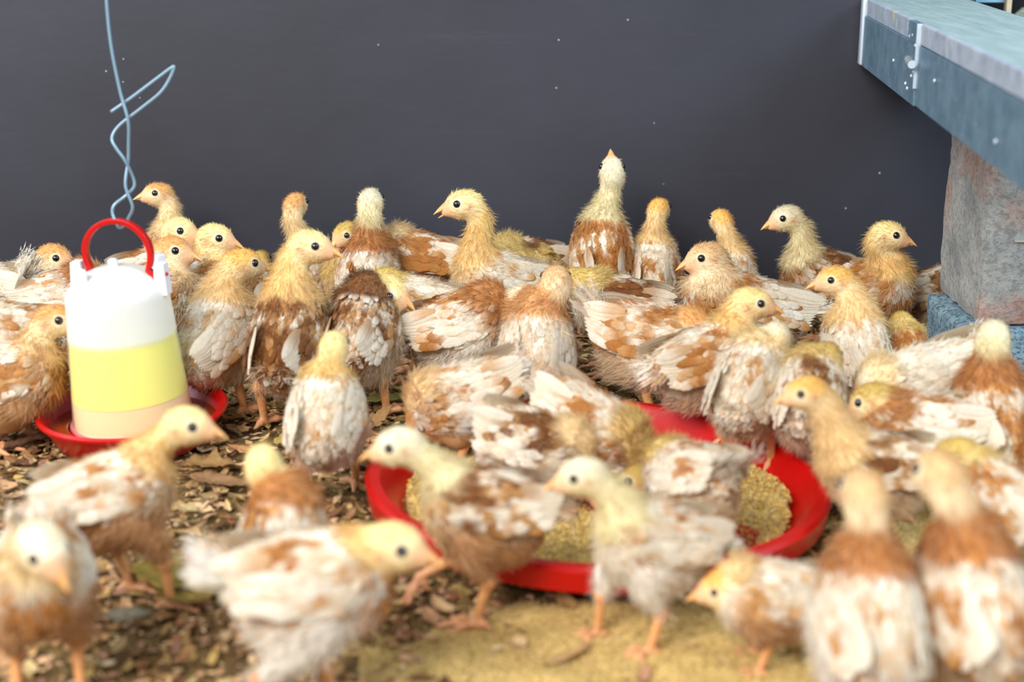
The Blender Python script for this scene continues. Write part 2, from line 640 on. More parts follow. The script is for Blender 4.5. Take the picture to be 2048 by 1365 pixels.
def make_leaves():
    big_leaf('dry_leaf', 778, 800, 0.066, 0.026, 0.42, (176, 166, 92), 'long yellow-green leaf piece lying behind the left rim of the feeding tray')
    big_leaf('dry_leaf', 838, 780, 0.034, 0.016, -0.25, (122, 104, 66), 'small olive-brown leaf next to the long yellow-green leaf', 0.25)
    big_leaf('dry_leaf', 584, 885, 0.042, 0.032, 0.3, (186, 160, 84), 'mustard yellow leaf lying left of the legs of the small white chick')
    big_leaf('dry_leaf', 420, 930, 0.055, 0.034, -0.1, (150, 116, 70), 'lobed tan-brown leaf lying below the beak of the chick in front of the drinker', 0.1, 5)
    big_leaf('dry_leaf', 440, 965, 0.075, 0.026, -0.35, (146, 110, 76), 'long curled brown leaf below the lobed tan-brown leaf')
    big_leaf('dry_leaf', 500, 905, 0.060, 0.020, 2.7, (176, 128, 84), 'narrow orange-brown leaf pointing at the white chick from behind', 0.3)
    big_leaf('dry_leaf', 340, 1165, 0.070, 0.050, -0.8, (168, 142, 62), 'crumpled olive-yellow leaf left of the big front chick with the white tail', 0.5, 3)
    big_leaf('dry_leaf', 385, 1195, 0.060, 0.040, 0.4, (138, 120, 58), 'dark olive leaf below the crumpled olive-yellow leaf', 0.6)
    big_leaf('dry_leaf', 255, 1235, 0.040, 0.024, 0.1, (142, 134, 112), 'grey-green leaf right of the legs of the front-left chick', 0.3)
    big_leaf('dry_leaf', 760, 620 + 140, 0.040, 0.012, 0.1, (182, 168, 96), 'thin straw-coloured leaf strip on the shaded floor under the brown-collared chick', 0.1)
    big_leaf('dry_leaf', 1235, 770, 0.045, 0.030, 0.2, (150, 124, 84), 'lobed dull brown leaf just behind the far rim of the feeding tray', 0.15, 5)
    big_leaf('wood_chip', 1615, 1285, 0.040, 0.012, 1.25, (196, 164, 92), 'flat yellow wood chip lying beside the legs of the small yellow-naped chick', 0.05, cat='wood chip')
    big_leaf('wood_chip', 1140, 1310, 0.050, 0.010, 0.75, (188, 152, 104), 'pale splinter lying on the spilled feed at the front edge', 0.05, cat='wood chip')
    # strip of bark by the drinker
    a, c = at_z(12, 893, 0.012), at_z(120, 862, 0.014)
    b = MB()
    T = np.linspace(0, 1, 14)[:, None]
    mid = a + (c - a) * T
    rs = np.random.RandomState(4)
    rings = []
    ang = np.linspace(0, 2 * np.pi, 10, endpoint=False)
    for i, p in enumerate(mid):
        w = 0.010 * (1 + 0.15 * rs.randn())
        rings.append(np.stack([p[0] + 0 * ang, p[1] + w * np.cos(ang), p[2] + 0.004 * np.sin(ang) + 0.001 * rs.randn()], -1))
    rings = [np.repeat(mid[:1], 10, 0)] + rings + [np.repeat(mid[-1:], 10, 0)]
    b.grid(np.array(rings), closed_v=True)
    o = b.build('bark_strip', plain('dark_bark', S(96, 68, 48), 0.9, 0.2, nscale=90, namt=0.35, bump=0.002), loc=mid.mean(0) * [1, 1, 0])
    tag(o, 'flat dark brown strip of bark lying left of the red drinker pan', 'bark')


# ---------------------------------------------------------------- feeding tray
M_red = None


def make_tray():
    global M_red
    t = NT('glossy_red_plastic')
    nz = t.noise(25, 4, 0.6, t.obj())
    t.l(t.ramp(nz, [(0.3, tuple(S(184, 5, 5))), (0.7, tuple(S(200, 8, 7)))]), t.b.inputs['Base Color'])
    t.b.inputs['Roughness'].default_value = 0.34
    M_red = t.m
    R = TRAY_R
    root = empty('feeding_tray', (TRAY_C[0], TRAY_C[1], 0.0))
    root.rotation_euler = (0, math.radians(1.2), 0)
    root.location.z = 0.004
    b = MB()
    prof = [(0, 0.0), (R - 0.034, 0.0), (R - 0.030, 0.002), (R - 0.010, 0.033), (R - 0.007, 0.036), (R + 0.0005, 0.036), (R - 0.0015, 0.018), (R + 0.0010, 0.018),
            (R + 0.004, 0.038), (R, 0.0415), (R - 0.010, 0.0415), (R - 0.0135, 0.038), (R - 0.032, 0.007), (R - 0.037, 0.004), (0, 0.004)]
    b.lathe(prof, 120)
    o = b.build('tray_pan', M_red, root, autosmooth=40)
    tag(root, 'wide round red plastic feeding tray with feed and chicks standing in it', 'feeder')
    # feed crumble lying in the tray, with bare red patches
    rs = np.random.RandomState(5)
    n = 60
    xs = np.linspace(-R, R, 2 * n)
    X, Y = np.meshgrid(xs, xs, indexing='ij')
    rr = np.hypot(X, Y)
    ph = np.stack([X.ravel() * 14, Y.ravel() * 14, 0 * X.ravel()], -1)
    hh = (fbm(ph, 4).reshape(X.shape) - 0.40) * 0.030 + 0.010 * sstep(0.08, 0.19, rr)
    bare = np.exp(-(((X - 0.115) / 0.045) ** 2 + ((Y + 0.085) / 0.06) ** 2)) * 0.024 + np.exp(-(((X + 0.11) / 0.05) ** 2 + ((Y - 0.03) / 0.05) ** 2)) * 0.008
    bare = bare + np.exp(-(((X - 0.10) / 0.09) ** 2 + ((Y - 0.16) / 0.05) ** 2)) * 0.03
    Z = np.clip(hh - bare, -0.003, 0.020) + 0.0045
    Z = np.where(rr > R - 0.037, -0.001 + Z * 0, Z)
    idx = np.arange(X.size).reshape(X.shape)
    q = np.stack([idx[:-1, :-1], idx[1:, :-1], idx[1:, 1:], idx[:-1, 1:]], -1).reshape(-1, 4)
    keep = (rr.ravel()[q] < R - 0.033).all(1) & (Z.ravel()[q] > 0.0035).any(1)
    M_feed = M_meal
    bed = mkmesh('feed_bed', np.stack([X, Y, Z], -1).reshape(-1, 3), [q[keep]], M_feed)
    # crumbs over the bed
    m = 40000
    a = rs.uniform(0, 2 * np.pi, m)
    r = (R - 0.034) * np.sqrt(rs.rand(m))
    x, y = r * np.cos(a), r * np.sin(a)
    ix = np.clip(((x + R) / (2 * R) * (2 * n - 1)).astype(int), 0, 2 * n - 1)
    iy = np.clip(((y + R) / (2 * R) * (2 * n - 1)).astype(int), 0, 2 * n - 1)
    zz = Z[ix, iy]
    k = (zz > 0.0046) | (rs.rand(m) < 0.22)
    P = np.stack([x, y, np.maximum(zz, 0.0045) + rs.rand(m) * 0.003], -1)[k]
    fo = crumbs('poultry_feed', P, 0.0014, [(226, 196, 124), (206, 172, 100), (240, 218, 156), (186, 148, 88), (224, 192, 88)], 6, None)
    fo.location = (TRAY_C[0], TRAY_C[1], 0.004)
    fo.rotation_euler = root.rotation_euler
    bed.parent = fo
    tag(fo, 'sandy yellow-brown crumbly feed covering the bottom of the red tray', 'feed', kind='stuff')


# ---------------------------------------------------------------- drinker
def make_drinker():
    c = DRINK_C
    root = empty('poultry_drinker', (c[0], c[1], 0.0))
    root.rotation_euler = (math.radians(1.0), math.radians(-0.8), 0)
    tag(root, 'hanging poultry drinker with translucent white jar of yellow liquid and red pan', 'drinker')
    R = 0.1035
    b = MB()
    b.lathe([(0, 0.006), (0.078, 0.006), (0.084, 0.010), (R - 0.002, 0.040), (R, 0.0425), (R + 0.0025, 0.0425), (R + 0.003, 0.0455), (R, 0.048), (R - 0.004, 0.046),
             (0.088, 0.018), (0.083, 0.0135), (0.074, 0.0125), (0.072, 0.026), (0.069, 0.030), (0, 0.030)], 96)
    b.build('drinker_pan', M_red, root, autosmooth=50)
    # water in the pan
    b = MB()
    b.lathe([(0.0725, 0.029), (0.0925, 0.029), (0.0925, 0.0285), (0.0725, 0.0285)], 72)
    t = NT('pan_water')
    t.b.inputs['Base Color'].default_value = (*S(236, 130, 60), 1)
    t.b.inputs['Roughness'].default_value = 0.04
    t.b.inputs['Transmission Weight'].default_value = 0.75
    t.b.inputs['IOR'].default_value = 1.33
    b.build('pan_water', t.m, root)
    # jar
    r0, r1 = 0.0665, 0.0565
    z0, z1 = 0.030, 0.176
    zl = z0 + 0.103
    prof = [(r0 + 0.003, z0), (r0 + 0.003, z0 + 0.004), (r0, z0 + 0.006)]
    for k in range(1, 9):
        s = k / 8
        prof.append((r0 + (r1 - r0) * s, z0 + 0.006 + (z1 - z0 - 0.006) * s))
    for k in range(1, 8):
        a = k / 7 * math.radians(70)
        prof.append((r1 - 0.012 * (1 - math.cos(a)), z1 + 0.017 * math.sin(a)))
    prof += [(0.044, z1 + 0.0235), (0.034, z1 + 0.029), (0.022, z1 + 0.033), (0.010, z1 + 0.035), (0, z1 + 0.0355)]
    b = MB()
    b.lathe(prof, 96)
    # small knob on the dome
    b.lathe([(0.006, z1 + 0.034), (0.0055, z1 + 0.042), (0.003, z1 + 0.044), (0, z1 + 0.044)], 16)
    t = NT('milky_translucent_plastic')
    t.b.inputs['Base Color'].default_value = (0.93, 0.95, 0.96, 1)
    t.b.inputs['Roughness'].default_value = 0.28
    tl = t.n('ShaderNodeBsdfTranslucent')
    tl.inputs[0].default_value = (0.97, 0.98, 0.98, 1)
    tp = t.n('ShaderNodeBsdfTransparent')
    tp.inputs[0].default_value = (1, 1, 1, 1)
    m1 = t.n('ShaderNodeMixShader')
    m1.inputs[0].default_value = 0.28
    t.l(t.b.outputs[0], m1.inputs[1])
    t.l(tl.outputs[0], m1.inputs[2])
    m2 = t.n('ShaderNodeMixShader')
    sz = t.n('ShaderNodeSeparateXYZ')
    t.l(t.obj(), sz.inputs[0])
    wet = t.ramp(sz.outputs[2], [(zl - 0.0005, (0.72, 0.72, 0.72)), (zl + 0.0005, (0.10, 0.10, 0.10))])
    t.l(wet, m2.inputs[0])      # plastic wetted by the liquid lets more through
    t.l(m1.outputs[0], m2.inputs[1])
    t.l(tp.outputs[0], m2.inputs[2])
    t.l(m2.outputs[0], t.out.inputs['Surface'])
    jar = b.build('jar', t.m, root, autosmooth=50)
    jar.location = (0.001, 0, 0)
    jar.rotation_euler = (0, math.radians(-2.0), 0)
    # liquid inside
    rl = r0 + (r1 - r0) * (zl - z0) / (z1 - z0) - 0.0018
    b = MB()
    b.lathe([(0, z0 + 0.034), (r0 - 0.0025, z0 + 0.034), (rl, zl), (rl - 0.001, zl + 0.0005), (0, zl + 0.0005)], 96)
    t = NT('yellow_vitamin_water')
    t.b.inputs['Base Color'].default_value = (*S(255, 242, 70), 1)
    t.b.inputs['Roughness'].default_value = 0.2
    t.b.inputs['Subsurface Weight'].default_value = 0.6
    t.b.inputs['Subsurface Radius'].default_value = (0.05, 0.05, 0.012)
    b.build('liquid', t.m, jar, autosmooth=50)
    b = MB()
    b.lathe([(0, z0 + 0.001), (r0 - 0.002, z0 + 0.001), (r0 - 0.0028, z0 + 0.0335), (0, z0 + 0.0335)], 96)
    b.build('jar_foot_reflection', plain('peach_pan_reflection', S(250, 216, 140), 0.4), jar, autosmooth=50)  # peach tone paints the red pan's reflection into the jar foot
    # lugs that hold the handle
    M_w = plain('white_plastic', S(238, 238, 248), 0.35)
    for k, (ang, w) in enumerate(((math.radians(-8), 0.008), (math.radians(172), 0.008), (math.radians(42), 0.007), (math.radians(222), 0.007))):
        b = MB()
        r = 0.0480
        u = np.array([math.cos(ang), math.sin(ang), 0])
        v_ = np.array([-math.sin(ang), math.cos(ang), 0])
        zb, zt = z1 + 0.004, z1 + 0.040
        pts = []
        for z, dr in ((zb, 0.006), (zt, 0.0)):
            for s1, s2 in ((-1, -1), (1, -1), (1, 1), (-1, 1)):
                pts.append(u * (r + s1 * (0.0055 + dr * 0.4)) + v_ * (s2 * w) + np.array([0, 0, z]))
        b.hexa(pts)
        lug = b.build('handle_lug', M_w, root, smooth=False, bevel=0.0012)
        if k < 2:
            b = MB()
            b.sphere(u * (r + 0.0065) + np.array([0, 0, z1 + 0.028]) + v_ * -0.003, 0.0024)
            b.build('pivot_pin', M_red, lug)
    # red bail handle
    b = MB()
    ang = np.linspace(math.radians(-28), math.radians(208), 40)
    rh = 0.0375
    a0 = math.radians(-8)
    hd = np.array([math.cos(a0), math.sin(a0), 0])
    zc = z1 + 0.0490
    path = [hd * (rh * math.cos(a) * (1.0 if math.sin(a) > 0 else 1.0 + 0.0)) + np.array([0, 0, zc + rh * math.sin(a) * 0.98]) for a in ang]
    path = [hd * 0.043 + np.array([0, 0, z1 + 0.022])] + path + [-hd * 0.043 + np.array([0, 0, z1 + 0.022])]
    path = np.array(path)
    # rectangular section swept along the arc
    T = nrm(np.gradient(path, axis=0))
    side = np.cross(hd, [0, 0, 1.0])
    rings = []
    for p, tt in zip(path, T):
        nn = np.cross(tt, side)
        rings.append([p + side * sx * 0.0042 + nn * sy * 0.0030 for sx, sy in ((-1, -1), (1, -1), (1, 1), (-1, 1))])
    rings = [np.repeat(path[:1], 4, 0)] + rings + [np.repeat(path[-1:], 4, 0)]
    b.grid(np.array(rings), closed_v=True)
    b.build('bail_handle', M_red, root, bevel=0.0008)
    # wire it hangs from
    pts = [(211, -160, 0), (212, -60, 0), (213, 0, 0), (222, 90, 0), (240, 182, 0), (256, 241, -.002), (257, 290, .002), (256, 324, .003), (251, 372, -.003), (265, 413, -.003), (257, 436, .002),
           (247, 452, .006), (238, 455, .002), (234, 448, -.007), (225, 427, -.005), (229, 410, -.003), (250, 393, .002), (268, 374, .003), (265, 352, .003), (249, 320, -.003), (232, 296, -.003), (224, 276, 0), (239, 251, .003),
           (287, 213, .003), (320, 186, 0), (338, 160, 0), (348, 135, 0), (341, 137, 0), (310, 160, 0.003), (262, 196, .005), (222, 224, .005)]
    P = np.array([at_Y(u, v, c[1] + dy) for u, v, dy in pts])
    # smooth with Catmull-Rom
    out = []
    for i in range(len(P) - 1):
        p0, p1, p2, p3 = P[max(i - 1, 0)], P[i], P[i + 1], P[min(i + 2, len(P) - 1)]
        for s in np.linspace(0, 1, 8, endpoint=False):
            out.append(0.5 * (2 * p1 + (p2 - p0) * s + (2 * p0 - 5 * p1 + 4 * p2 - p3) * s * s + (-p0 + 3 * p1 - 3 * p2 + p3) * s ** 3))
    out.append(P[-1])
    b = MB()
    b.tube(np.array(out), 0.0017, 8)
    o = b.build('hanging_wire', plain('galvanised_wire', S(140, 170, 190), 0.38, 0.6, 0.35), loc=(c[0], c[1], 0))
    tag(o, 'twisted galvanised wire with a bent free end holding the drinker handle', 'wire')


# ---------------------------------------------------------------- counter, pillar and what lies behind
def make_right_side():
    # concrete block pillar
    t = NT('weathered_concrete_block')
    o = t.obj()
    c = t.ramp(t.noise(14, 6, 0.7, o), [(0.3, tuple(S(134, 138, 138))), (0.52, tuple(S(172, 172, 168))), (0.7, tuple(S(200, 198, 190)))])
    pk = t.ramp(t.noise(9, 4, 0.6, o), [(0.50, (0, 0, 0)), (0.66, (0.6, 0.6, 0.6))])
    c = t.mix(pk, c, tuple(S(192, 122, 92)))
    c = t.mix(t.ramp(t.noise(170, 3, 0.6, o), [(0.42, (0.35, 0.35, 0.35)), (0.5, (0, 0, 0))]), c, tuple(S(84, 84, 86)))
    t.l(c, t.b.inputs['Base Color'])
    t.b.inputs['Roughness'].default_value = 0.95
    t.bump(t.noise(150, 5, 0.75, o), 0.9, 0.004)
    t2 = NT('blue_grey_concrete_block')
    o2 = t2.obj()
    c = t2.ramp(t2.noise(16, 6, 0.7, o2), [(0.3, tuple(S(96, 128, 146))), (0.7, tuple(S(152, 182, 196)))])
    c = t2.mix(t2.ramp(t2.noise(190, 3, 0.6, o2), [(0.42, (0.7, 0.7, 0.7)), (0.5, (0, 0, 0))]), c, tuple(S(52, 66, 76)))
    t2.l(c, t2.b.inputs['Base Color'])
    t2.b.inputs['Roughness'].default_value = 0.95
    t2.bump(t2.noise(120, 5, 0.75, o2), 0.9, 0.005)

    def rough_block(name, x0, x1, y0, y1, z0, z1, mat, parent, seed, amp=0.003):
        b = MB()
        n = 26
        # subdivided box surface pushed by noise
        def face(o_, du, dv):
            o_, du, dv = map(np.array, (o_, du, dv))
            a = np.linspace(0, 1, n)
            A, B = np.meshgrid(a, a, indexing='ij')
            return o_ + A[..., None] * du + B[..., None] * dv
        dx, dy, dz = x1 - x0, y1 - y0, z1 - z0
        fs = [face((x0, y0, z0), (dx, 0, 0), (0, 0, dz)), face((x1, y0, z0), (0, dy, 0), (0, 0, dz)), face((x1, y1, z0), (-dx, 0, 0), (0, 0, dz)),
              face((x0, y1, z0), (0, -dy, 0), (0, 0, dz)), face((x0, y0, z1), (dx, 0, 0), (0, dy, 0)), face((x0, y1, z0), (dx, 0, 0), (0, -dy, 0))]
        cc = np.array([(x0 + x1) / 2, (y0 + y1) / 2, (z0 + z1) / 2])
        hs = np.array([dx, dy, dz]) / 2
        for P in fs:
            p = P.reshape(-1, 3)
            d = fbm(p * 38 + seed, 3)[:, None] - 0.5
            q = (p - cc) / hs
            # round the edges a little
            e = np.sort(np.abs(q), 1)
            edge = sstep(0.86, 1.0, e[:, 1])[:, None]
            p2 = p + q * (d * amp * 2 - edge * 0.0035)
            b.grid(p2.reshape(P.shape))
        return b.build(name, mat, parent, loc=(0, 0, 0) if parent is None else None)

    root = empty('block_pillar', (0.64, 1.84, 0))
    tag(root, 'weathered concrete block pillar with orange stains under the metal-edged counter', 'pillar')

    def off(o_):
        o_.location = (-0.64, -1.84, 0)
        return o_
    a = off(rough_block('upper_block', 0.563, 0.80, 1.750, 1.930, 0.100, 0.371, t.m, root, 3.0))
    a2 = off(rough_block('lower_block', 0.548, 0.80, 1.742, 1.925, 0.0, 0.0985, t2.m, root, 8.0, 0.004))
    a2['label'] = 'blue-grey rough lower block'
    for zz in (0.205, 0.290):
        b = MB()
        b.box(0.60, 0.80, 1.7480, 1.752, zz, zz + 0.0014)
        off(b.build('mortar_line', plain('pale_mortar', S(190, 186, 176), 0.9, nscale=60), root))

    # counter --------------------------------------------------------------
    def fx(y):  # fascia plane leans slightly: x as a function of y
        return 0.420 + (y - 1.217) * (0.505 - 0.420) / (2.2 - 1.217)
    y0, y1 = 0.95, 2.196
    root = empty('counter', (0.5, 1.6, 0.37))
    tag(root, 'concrete-topped counter with galvanised sheet fascia, running from wall to the front right', 'counter')

    def prism(x_a, x_b, ya, yb, z0, z1):
        """slanted box along the counter: x offsets from the fascia plane"""
        b = MB()
        b.hexa([(fx(ya) + x_a, ya, z0), (fx(ya) + x_b, ya, z0), (fx(yb) + x_b, yb, z0), (fx(yb) + x_a, yb, z0),
                (fx(ya) + x_a, ya, z1), (fx(ya) + x_b, ya, z1), (fx(yb) + x_b, yb, z1), (fx(yb) + x_a, yb, z1)])
        b.v = [v - np.array([0.5, 1.6, 0.37]) for v in b.v]
        return b
    tm = NT('galvanised_sheet')
    o = tm.obj()
    c = tm.ramp(tm.noise(30, 6, 0.7, o), [(0.3, tuple(S(92, 122, 142))), (0.7, tuple(S(130, 160, 180)))])
    c = tm.mix(tm.ramp(tm.noise(160, 3, 0.7, o), [(0.62, (0, 0, 0)), (0.72, (0.6, 0.6, 0.6))]), c, tuple(S(190, 208, 220)))
    tm.l(c, tm.b.inputs['Base Color'])
    tm.b.inputs['Metallic'].default_value = 0.35
    tm.b.inputs['Roughness'].default_value = 0.42
    tm.bump(tm.noise(40, 4, 0.6, o), 0.3, 0.002)
    ts = NT('dusty_concrete_top')
    o = ts.obj()
    mp = ts.n('ShaderNodeMapping')
    mp.inputs['Scale'].default_value = (9, 1.2, 1)
    ts.l(o, mp.inputs[0])
    c = ts.ramp(ts.noise(9, 6, 0.7, mp.outputs[0]), [(0.3, tuple(S(124, 146, 150))), (0.7, tuple(S(158, 178, 178)))])
    ts.l(c, ts.b.inputs['Base Color'])
    ts.b.inputs['Roughness'].default_value = 0.85
    ts.bump(ts.noise(20, 6, 0.7, mp.outputs[0]), 0.5, 0.003)
    te = NT('worn_slab_edge')
    o = te.obj()
    c = te.ramp(te.noise(28, 6, 0.7, o), [(0.3, tuple(S(128, 140, 158))), (0.7, tuple(S(176, 186, 198)))])
    c = te.mix(te.ramp(te.noise(11, 3, 0.6, o), [(0.60, (0, 0, 0)), (0.68, (0.7, 0.7, 0.7))]), c, tuple(S(196, 182, 142)))
    te.l(c, te.b.inputs['Base Color'])
    te.b.inputs['Roughness'].default_value = 0.8
    te.bump(te.noise(60, 5, 0.7, o), 0.6, 0.002)
    prism(0.004, 0.146, y0, y1, 0.371, 0.4605).build('slab', ts.m, root, smooth=False, bevel=0.002)
    prism(-0.0005, 0.006, y0, y1, 0.4385, 0.4615).build('slab_edge', te.m, root, smooth=False, bevel=0.0015)
    # sheet: nearer piece up to the joint, farther piece laps over it
    J = 1.93   # joint
    # find the joint from the picture: the lap edge highlight at (1843, 45)
    for yy in np.linspace(1.5, 2.19, 140):
        p = np.array([fx(yy), yy, 0.4385]) - CAM
        u = W / 2 + F * (p @ RIGHT) / (p @ FWD)
        if abs(u - 1842) < 3:
            J = yy
    prism(-0.0015, 0.004, y0, J, 0.3700, 0.4375).build('fascia_sheet', tm.m, root, smooth=False, bevel=0.0006)
    prism(-0.0030, 0.004, J, y1, 0.3690, 0.4385).build('fascia_sheet', tm.m, root, smooth=False, bevel=0.0006)
    prism(-0.0042, 0.004, J, J + 0.060, 0.4385, 0.4620).build('lap_tab', tm.m, root, smooth=False, bevel=0.0006)
    M_bright = plain('bright_zinc_highlight', S(214, 226, 238), 0.3, 0.6, 0.3)
    prism(-0.0050, 0.001, J - 0.0025, J + 0.0005, 0.3890, 0.4620).build('folded_edge_highlight', M_bright, root, smooth=False, bevel=0.0004)  # pale strip paints the white highlight along the lap edge
    prism(-0.0060, 0.002, y1 - 0.030, y1 - 0.008, 0.3690, 0.4610).build('end_bead_highlight', M_bright, root, smooth=True, bevel=0.0028)  # rounded sheet end, its highlight put into the pale colour
    # bolt sticking out of the sheet
    b = MB()
    p0 = np.array([fx(J + 0.046) - 0.0050, J + 0.046, 0.4185])
    p1 = np.array([fx(J - 0.010) - 0.0095, J - 0.010, 0.4175])
    b.tube([p0 + (p1 - p0) * s - np.array([0.5, 1.6, 0.37]) for s in (0, .3, .31, .34, .35, .62, .63, .66, .67, 1)],
           [0.0042, 0.0042, 0.0048, 0.0048, 0.0042, 0.0042, 0.0048, 0.0048, 0.0042, 0.0042], 20)
    b.build('bolt', plain('dull_steel', S(160, 170, 172), 0.4, 0.5, 0.5), root, autosmooth=40)
    b = MB()
    p2 = p1 + (p1 - p0) * 0.02
    b.tube([p1 - np.array([0.5, 1.6, 0.37]), p2 - np.array([0.5, 1.6, 0.37])], 0.0047, 20)
    b.build('bolt_end', M_bright, root, autosmooth=40)
    for (dy, z) in ((0.050, 0.4440), (0.030, 0.4470), (0.010, 0.4370), (0.036, 0.4105), (0.010, 0.4070), (0.022, 0.4010), (0.058, 0.3880), (0.044, 0.3840), (0.155, 0.405), (-0.42, 0.394), (-0.12, 0.412)):
        b = MB()
        yy = J + dy
        b.sphere(np.array([fx(yy) - 0.0035, yy, z]) - np.array([0.5, 1.6, 0.37]), (0.0015, 0.0022, 0.0022), 8, 10)
        b.build('rivet', M_bright, root)

    # things beyond the counter, top right corner
    b = MB()
    b.box(0.655, 0.738, 2.300, 2.306, 0.448, 0.62)
    tag(b.build('blue_board', plain('light_blue_paint', S(150, 196, 226), 0.5, nscale=12, namt=0.06), smooth=False, bevel=0.001, loc=(0.69, 2.303, 0.448)),
        'light blue board standing beyond the far edge of the counter', 'board')
    b = MB()
    b.box(0.7385, 0.7465, 2.290, 2.302, 0.40, 0.64)
    tag(b.build('wooden_lath', plain('raw_pale_wood', S(206, 190, 160), 0.7, nscale=80, namt=0.12, bump=0.001), smooth=False, bevel=0.0008, loc=(0.742, 2.296, 0.40)),
        'thin upright pale wooden lath right of the light blue board', 'lath')
    b = MB()
    b.box(0.66, 1.3, 2.352, 2.37, 0.38, 1.0)  # near-black panel stands in for the shade of the open gap
    tag(b.build('wall_gap_shade', plain('painted_gap_shade', S(16, 18, 24), 0.9), smooth=False), kind='structure')
    for k, (u, v, s, a) in enumerate(((2034, 50, 0.012, 0.5), (2047, 34, 0.013, 0.9))):
        p = at_Y(u, v, 2.30)
        b = MB()
        ca, sa = math.cos(a), math.sin(a)
        q = [(-s, -s * .7), (s, -s * .5), (s * .8, s * .8), (-s * .4, s)]
        b.hexa([(p[0] + x * ca - z * sa, 2.296, p[2] + x * sa + z * ca) for x, z in q] + [(p[0] + x * ca - z * sa, 2.304, p[2] + x * sa + z * ca) for x, z in q])
        tag(b.build('stone_chip', plain('speckled_terrazzo', S(128, 142, 128), 0.5, nscale=220, namt=0.6), smooth=False, loc=(p[0], 2.3, p[2])),
            ('lower speckled grey-green stone piece beside the lath' if k == 0 else 'upper speckled grey-green stone piece at the right picture edge'), 'stone piece', 'speckled stone pieces')


make_wall()
make_floor()
make_litter()
make_leaves()
make_tray()
make_drinker()
make_right_side()

# ================================================================ CHICKS
C_WHITE, C_CREAM, C_YEL, C_ORY = S(250, 243, 229), S(240, 222, 182), S(238, 208, 132), S(240, 188, 96)
C_ORB, C_BRN, C_DRK, C_TAN = S(204, 138, 68), S(164, 100, 46), S(110, 70, 36), S(222, 192, 152)
C_SKIN, C_BEAK, C_LEG, C_PINK = S(238, 180, 156), S(232, 164, 118), S(222, 160, 104), S(226, 168, 150)
HEADS = {'y': (S(240, 220, 156), S(238, 206, 138)), 'c': (S(242, 230, 200), S(236, 214, 166)), 'o': (S(238, 190, 104), S(240, 212, 158)),
         'b': (S(222, 168, 102), S(236, 210, 162)), 'g': (S(228, 218, 186), S(232, 220, 176)), 't': (S(222, 184, 134), S(236, 214, 176)),
         'n': (S(206, 176, 96), S(220, 194, 124))}
TONES = {'d': (C_BRN * 0.75, C_DRK), 'o': (C_ORB, C_BRN), 't': (S(224, 180, 124), C_ORB), 'b': (C_BRN * 0.85, C_DRK)}


def smin_all(ds, k=110.0):
    m = np.minimum.reduce(ds)
    s = 0
    for d in ds:
        s = s + np.exp(-k * np.clip(d - m, 0, 0.2))
    return m - np.log(s) / k


def psmin(a, b, k):
    h = np.clip(0.5 + 0.5 * (b - a) / k, 0, 1)
    return b * (1 - h) + a * h - k * h * (1 - h)


def ell(p, c, Rm, r):
    q = (p - c) @ Rm.T / r
    k0 = np.sqrt((q * q).sum(-1)) + 1e-9
    qq = q / r
    k1 = np.sqrt((qq * qq).sum(-1)) + 1e-9
    return k0 * (k0 - 1) / k1


def cap(p, a, b, ra, rb):
    pa, ba = p - a, b - a
    h = np.clip((pa @ ba) / (ba @ ba), 0, 1)
    d = pa - h[:, None] * ba
    return np.sqrt((d * d).sum(-1)) - (ra + (rb - ra) * h)


def surface_nets(fn, lo, hi, res):
    n = np.ceil((hi - lo) / res).astype(int) + 1
    ax = [lo[i] + res * np.arange(n[i]) for i in range(3)]
    G = np.stack(np.meshgrid(*ax, indexing='ij'), -1).reshape(-1, 3).astype(np.float32)
    V = fn(G).reshape(n)
    s = V < 0
    nx, ny, nz = n - 1
    cnt = np.zeros((nx, ny, nz), np.float32)
    acc = np.zeros((nx, ny, nz, 3), np.float32)
    corners = [(i, j, k) for i in (0, 1) for j in (0, 1) for k in (0, 1)]
    for a in corners:
        for d in range(3):
            if a[d] == 0:
                b = list(a)
                b[d] = 1
                va = V[a[0]:a[0] + nx, a[1]:a[1] + ny, a[2]:a[2] + nz]
                vb = V[b[0]:b[0] + nx, b[1]:b[1] + ny, b[2]:b[2] + nz]
                cr = (va < 0) != (vb < 0)
                t = np.where(cr, va / (va - vb + 1e-12), 0)
                cnt += cr
                for e in range(3):
                    acc[..., e] += cr * (a[e] + (t if e == d else 0))
    act = cnt > 0
    ids = -np.ones((nx, ny, nz), int)
    ids[act] = np.arange(act.sum())
    ijk = np.argwhere(act)
    P = lo + res * (ijk + acc[act] / cnt[act][:, None])
    quads = []
    for d in range(3):
        e1, e2 = (d + 1) % 3, (d + 2) % 3
        sl0 = [slice(1, None)] * 3
        sl0[d] = slice(0, None)
        a = s
        A = np.take(a, np.arange(0, n[d] - 1), d)
        B = np.take(a, np.arange(1, n[d]), d)
        ch = A != B
        w = np.argwhere(ch)
        w = w[(w[:, e1] > 0) & (w[:, e2] > 0) & (w[:, e1] < n[e1] - 1) & (w[:, e2] < n[e2] - 1)]
        if not len(w):
            continue
        o1 = np.zeros(3, int)
        o1[e1] = 1
        o2 = np.zeros(3, int)
        o2[e2] = 1
        q = np.stack([ids[tuple((w).T)], ids[tuple((w - o1).T)], ids[tuple((w - o1 - o2).T)], ids[tuple((w - o2).T)]], -1)
        flip = A[tuple(w.T)]
        q[~flip] = q[~flip][:, ::-1]
        quads.append(q)
    q = np.concatenate(quads)
    return P, q[(q >= 0).all(1)]


def grad(fn, p, e=0.0015):
    g = np.stack([fn(p + d) - fn(p - d) for d in np.eye(3) * e], -1)
    return nrm(g)


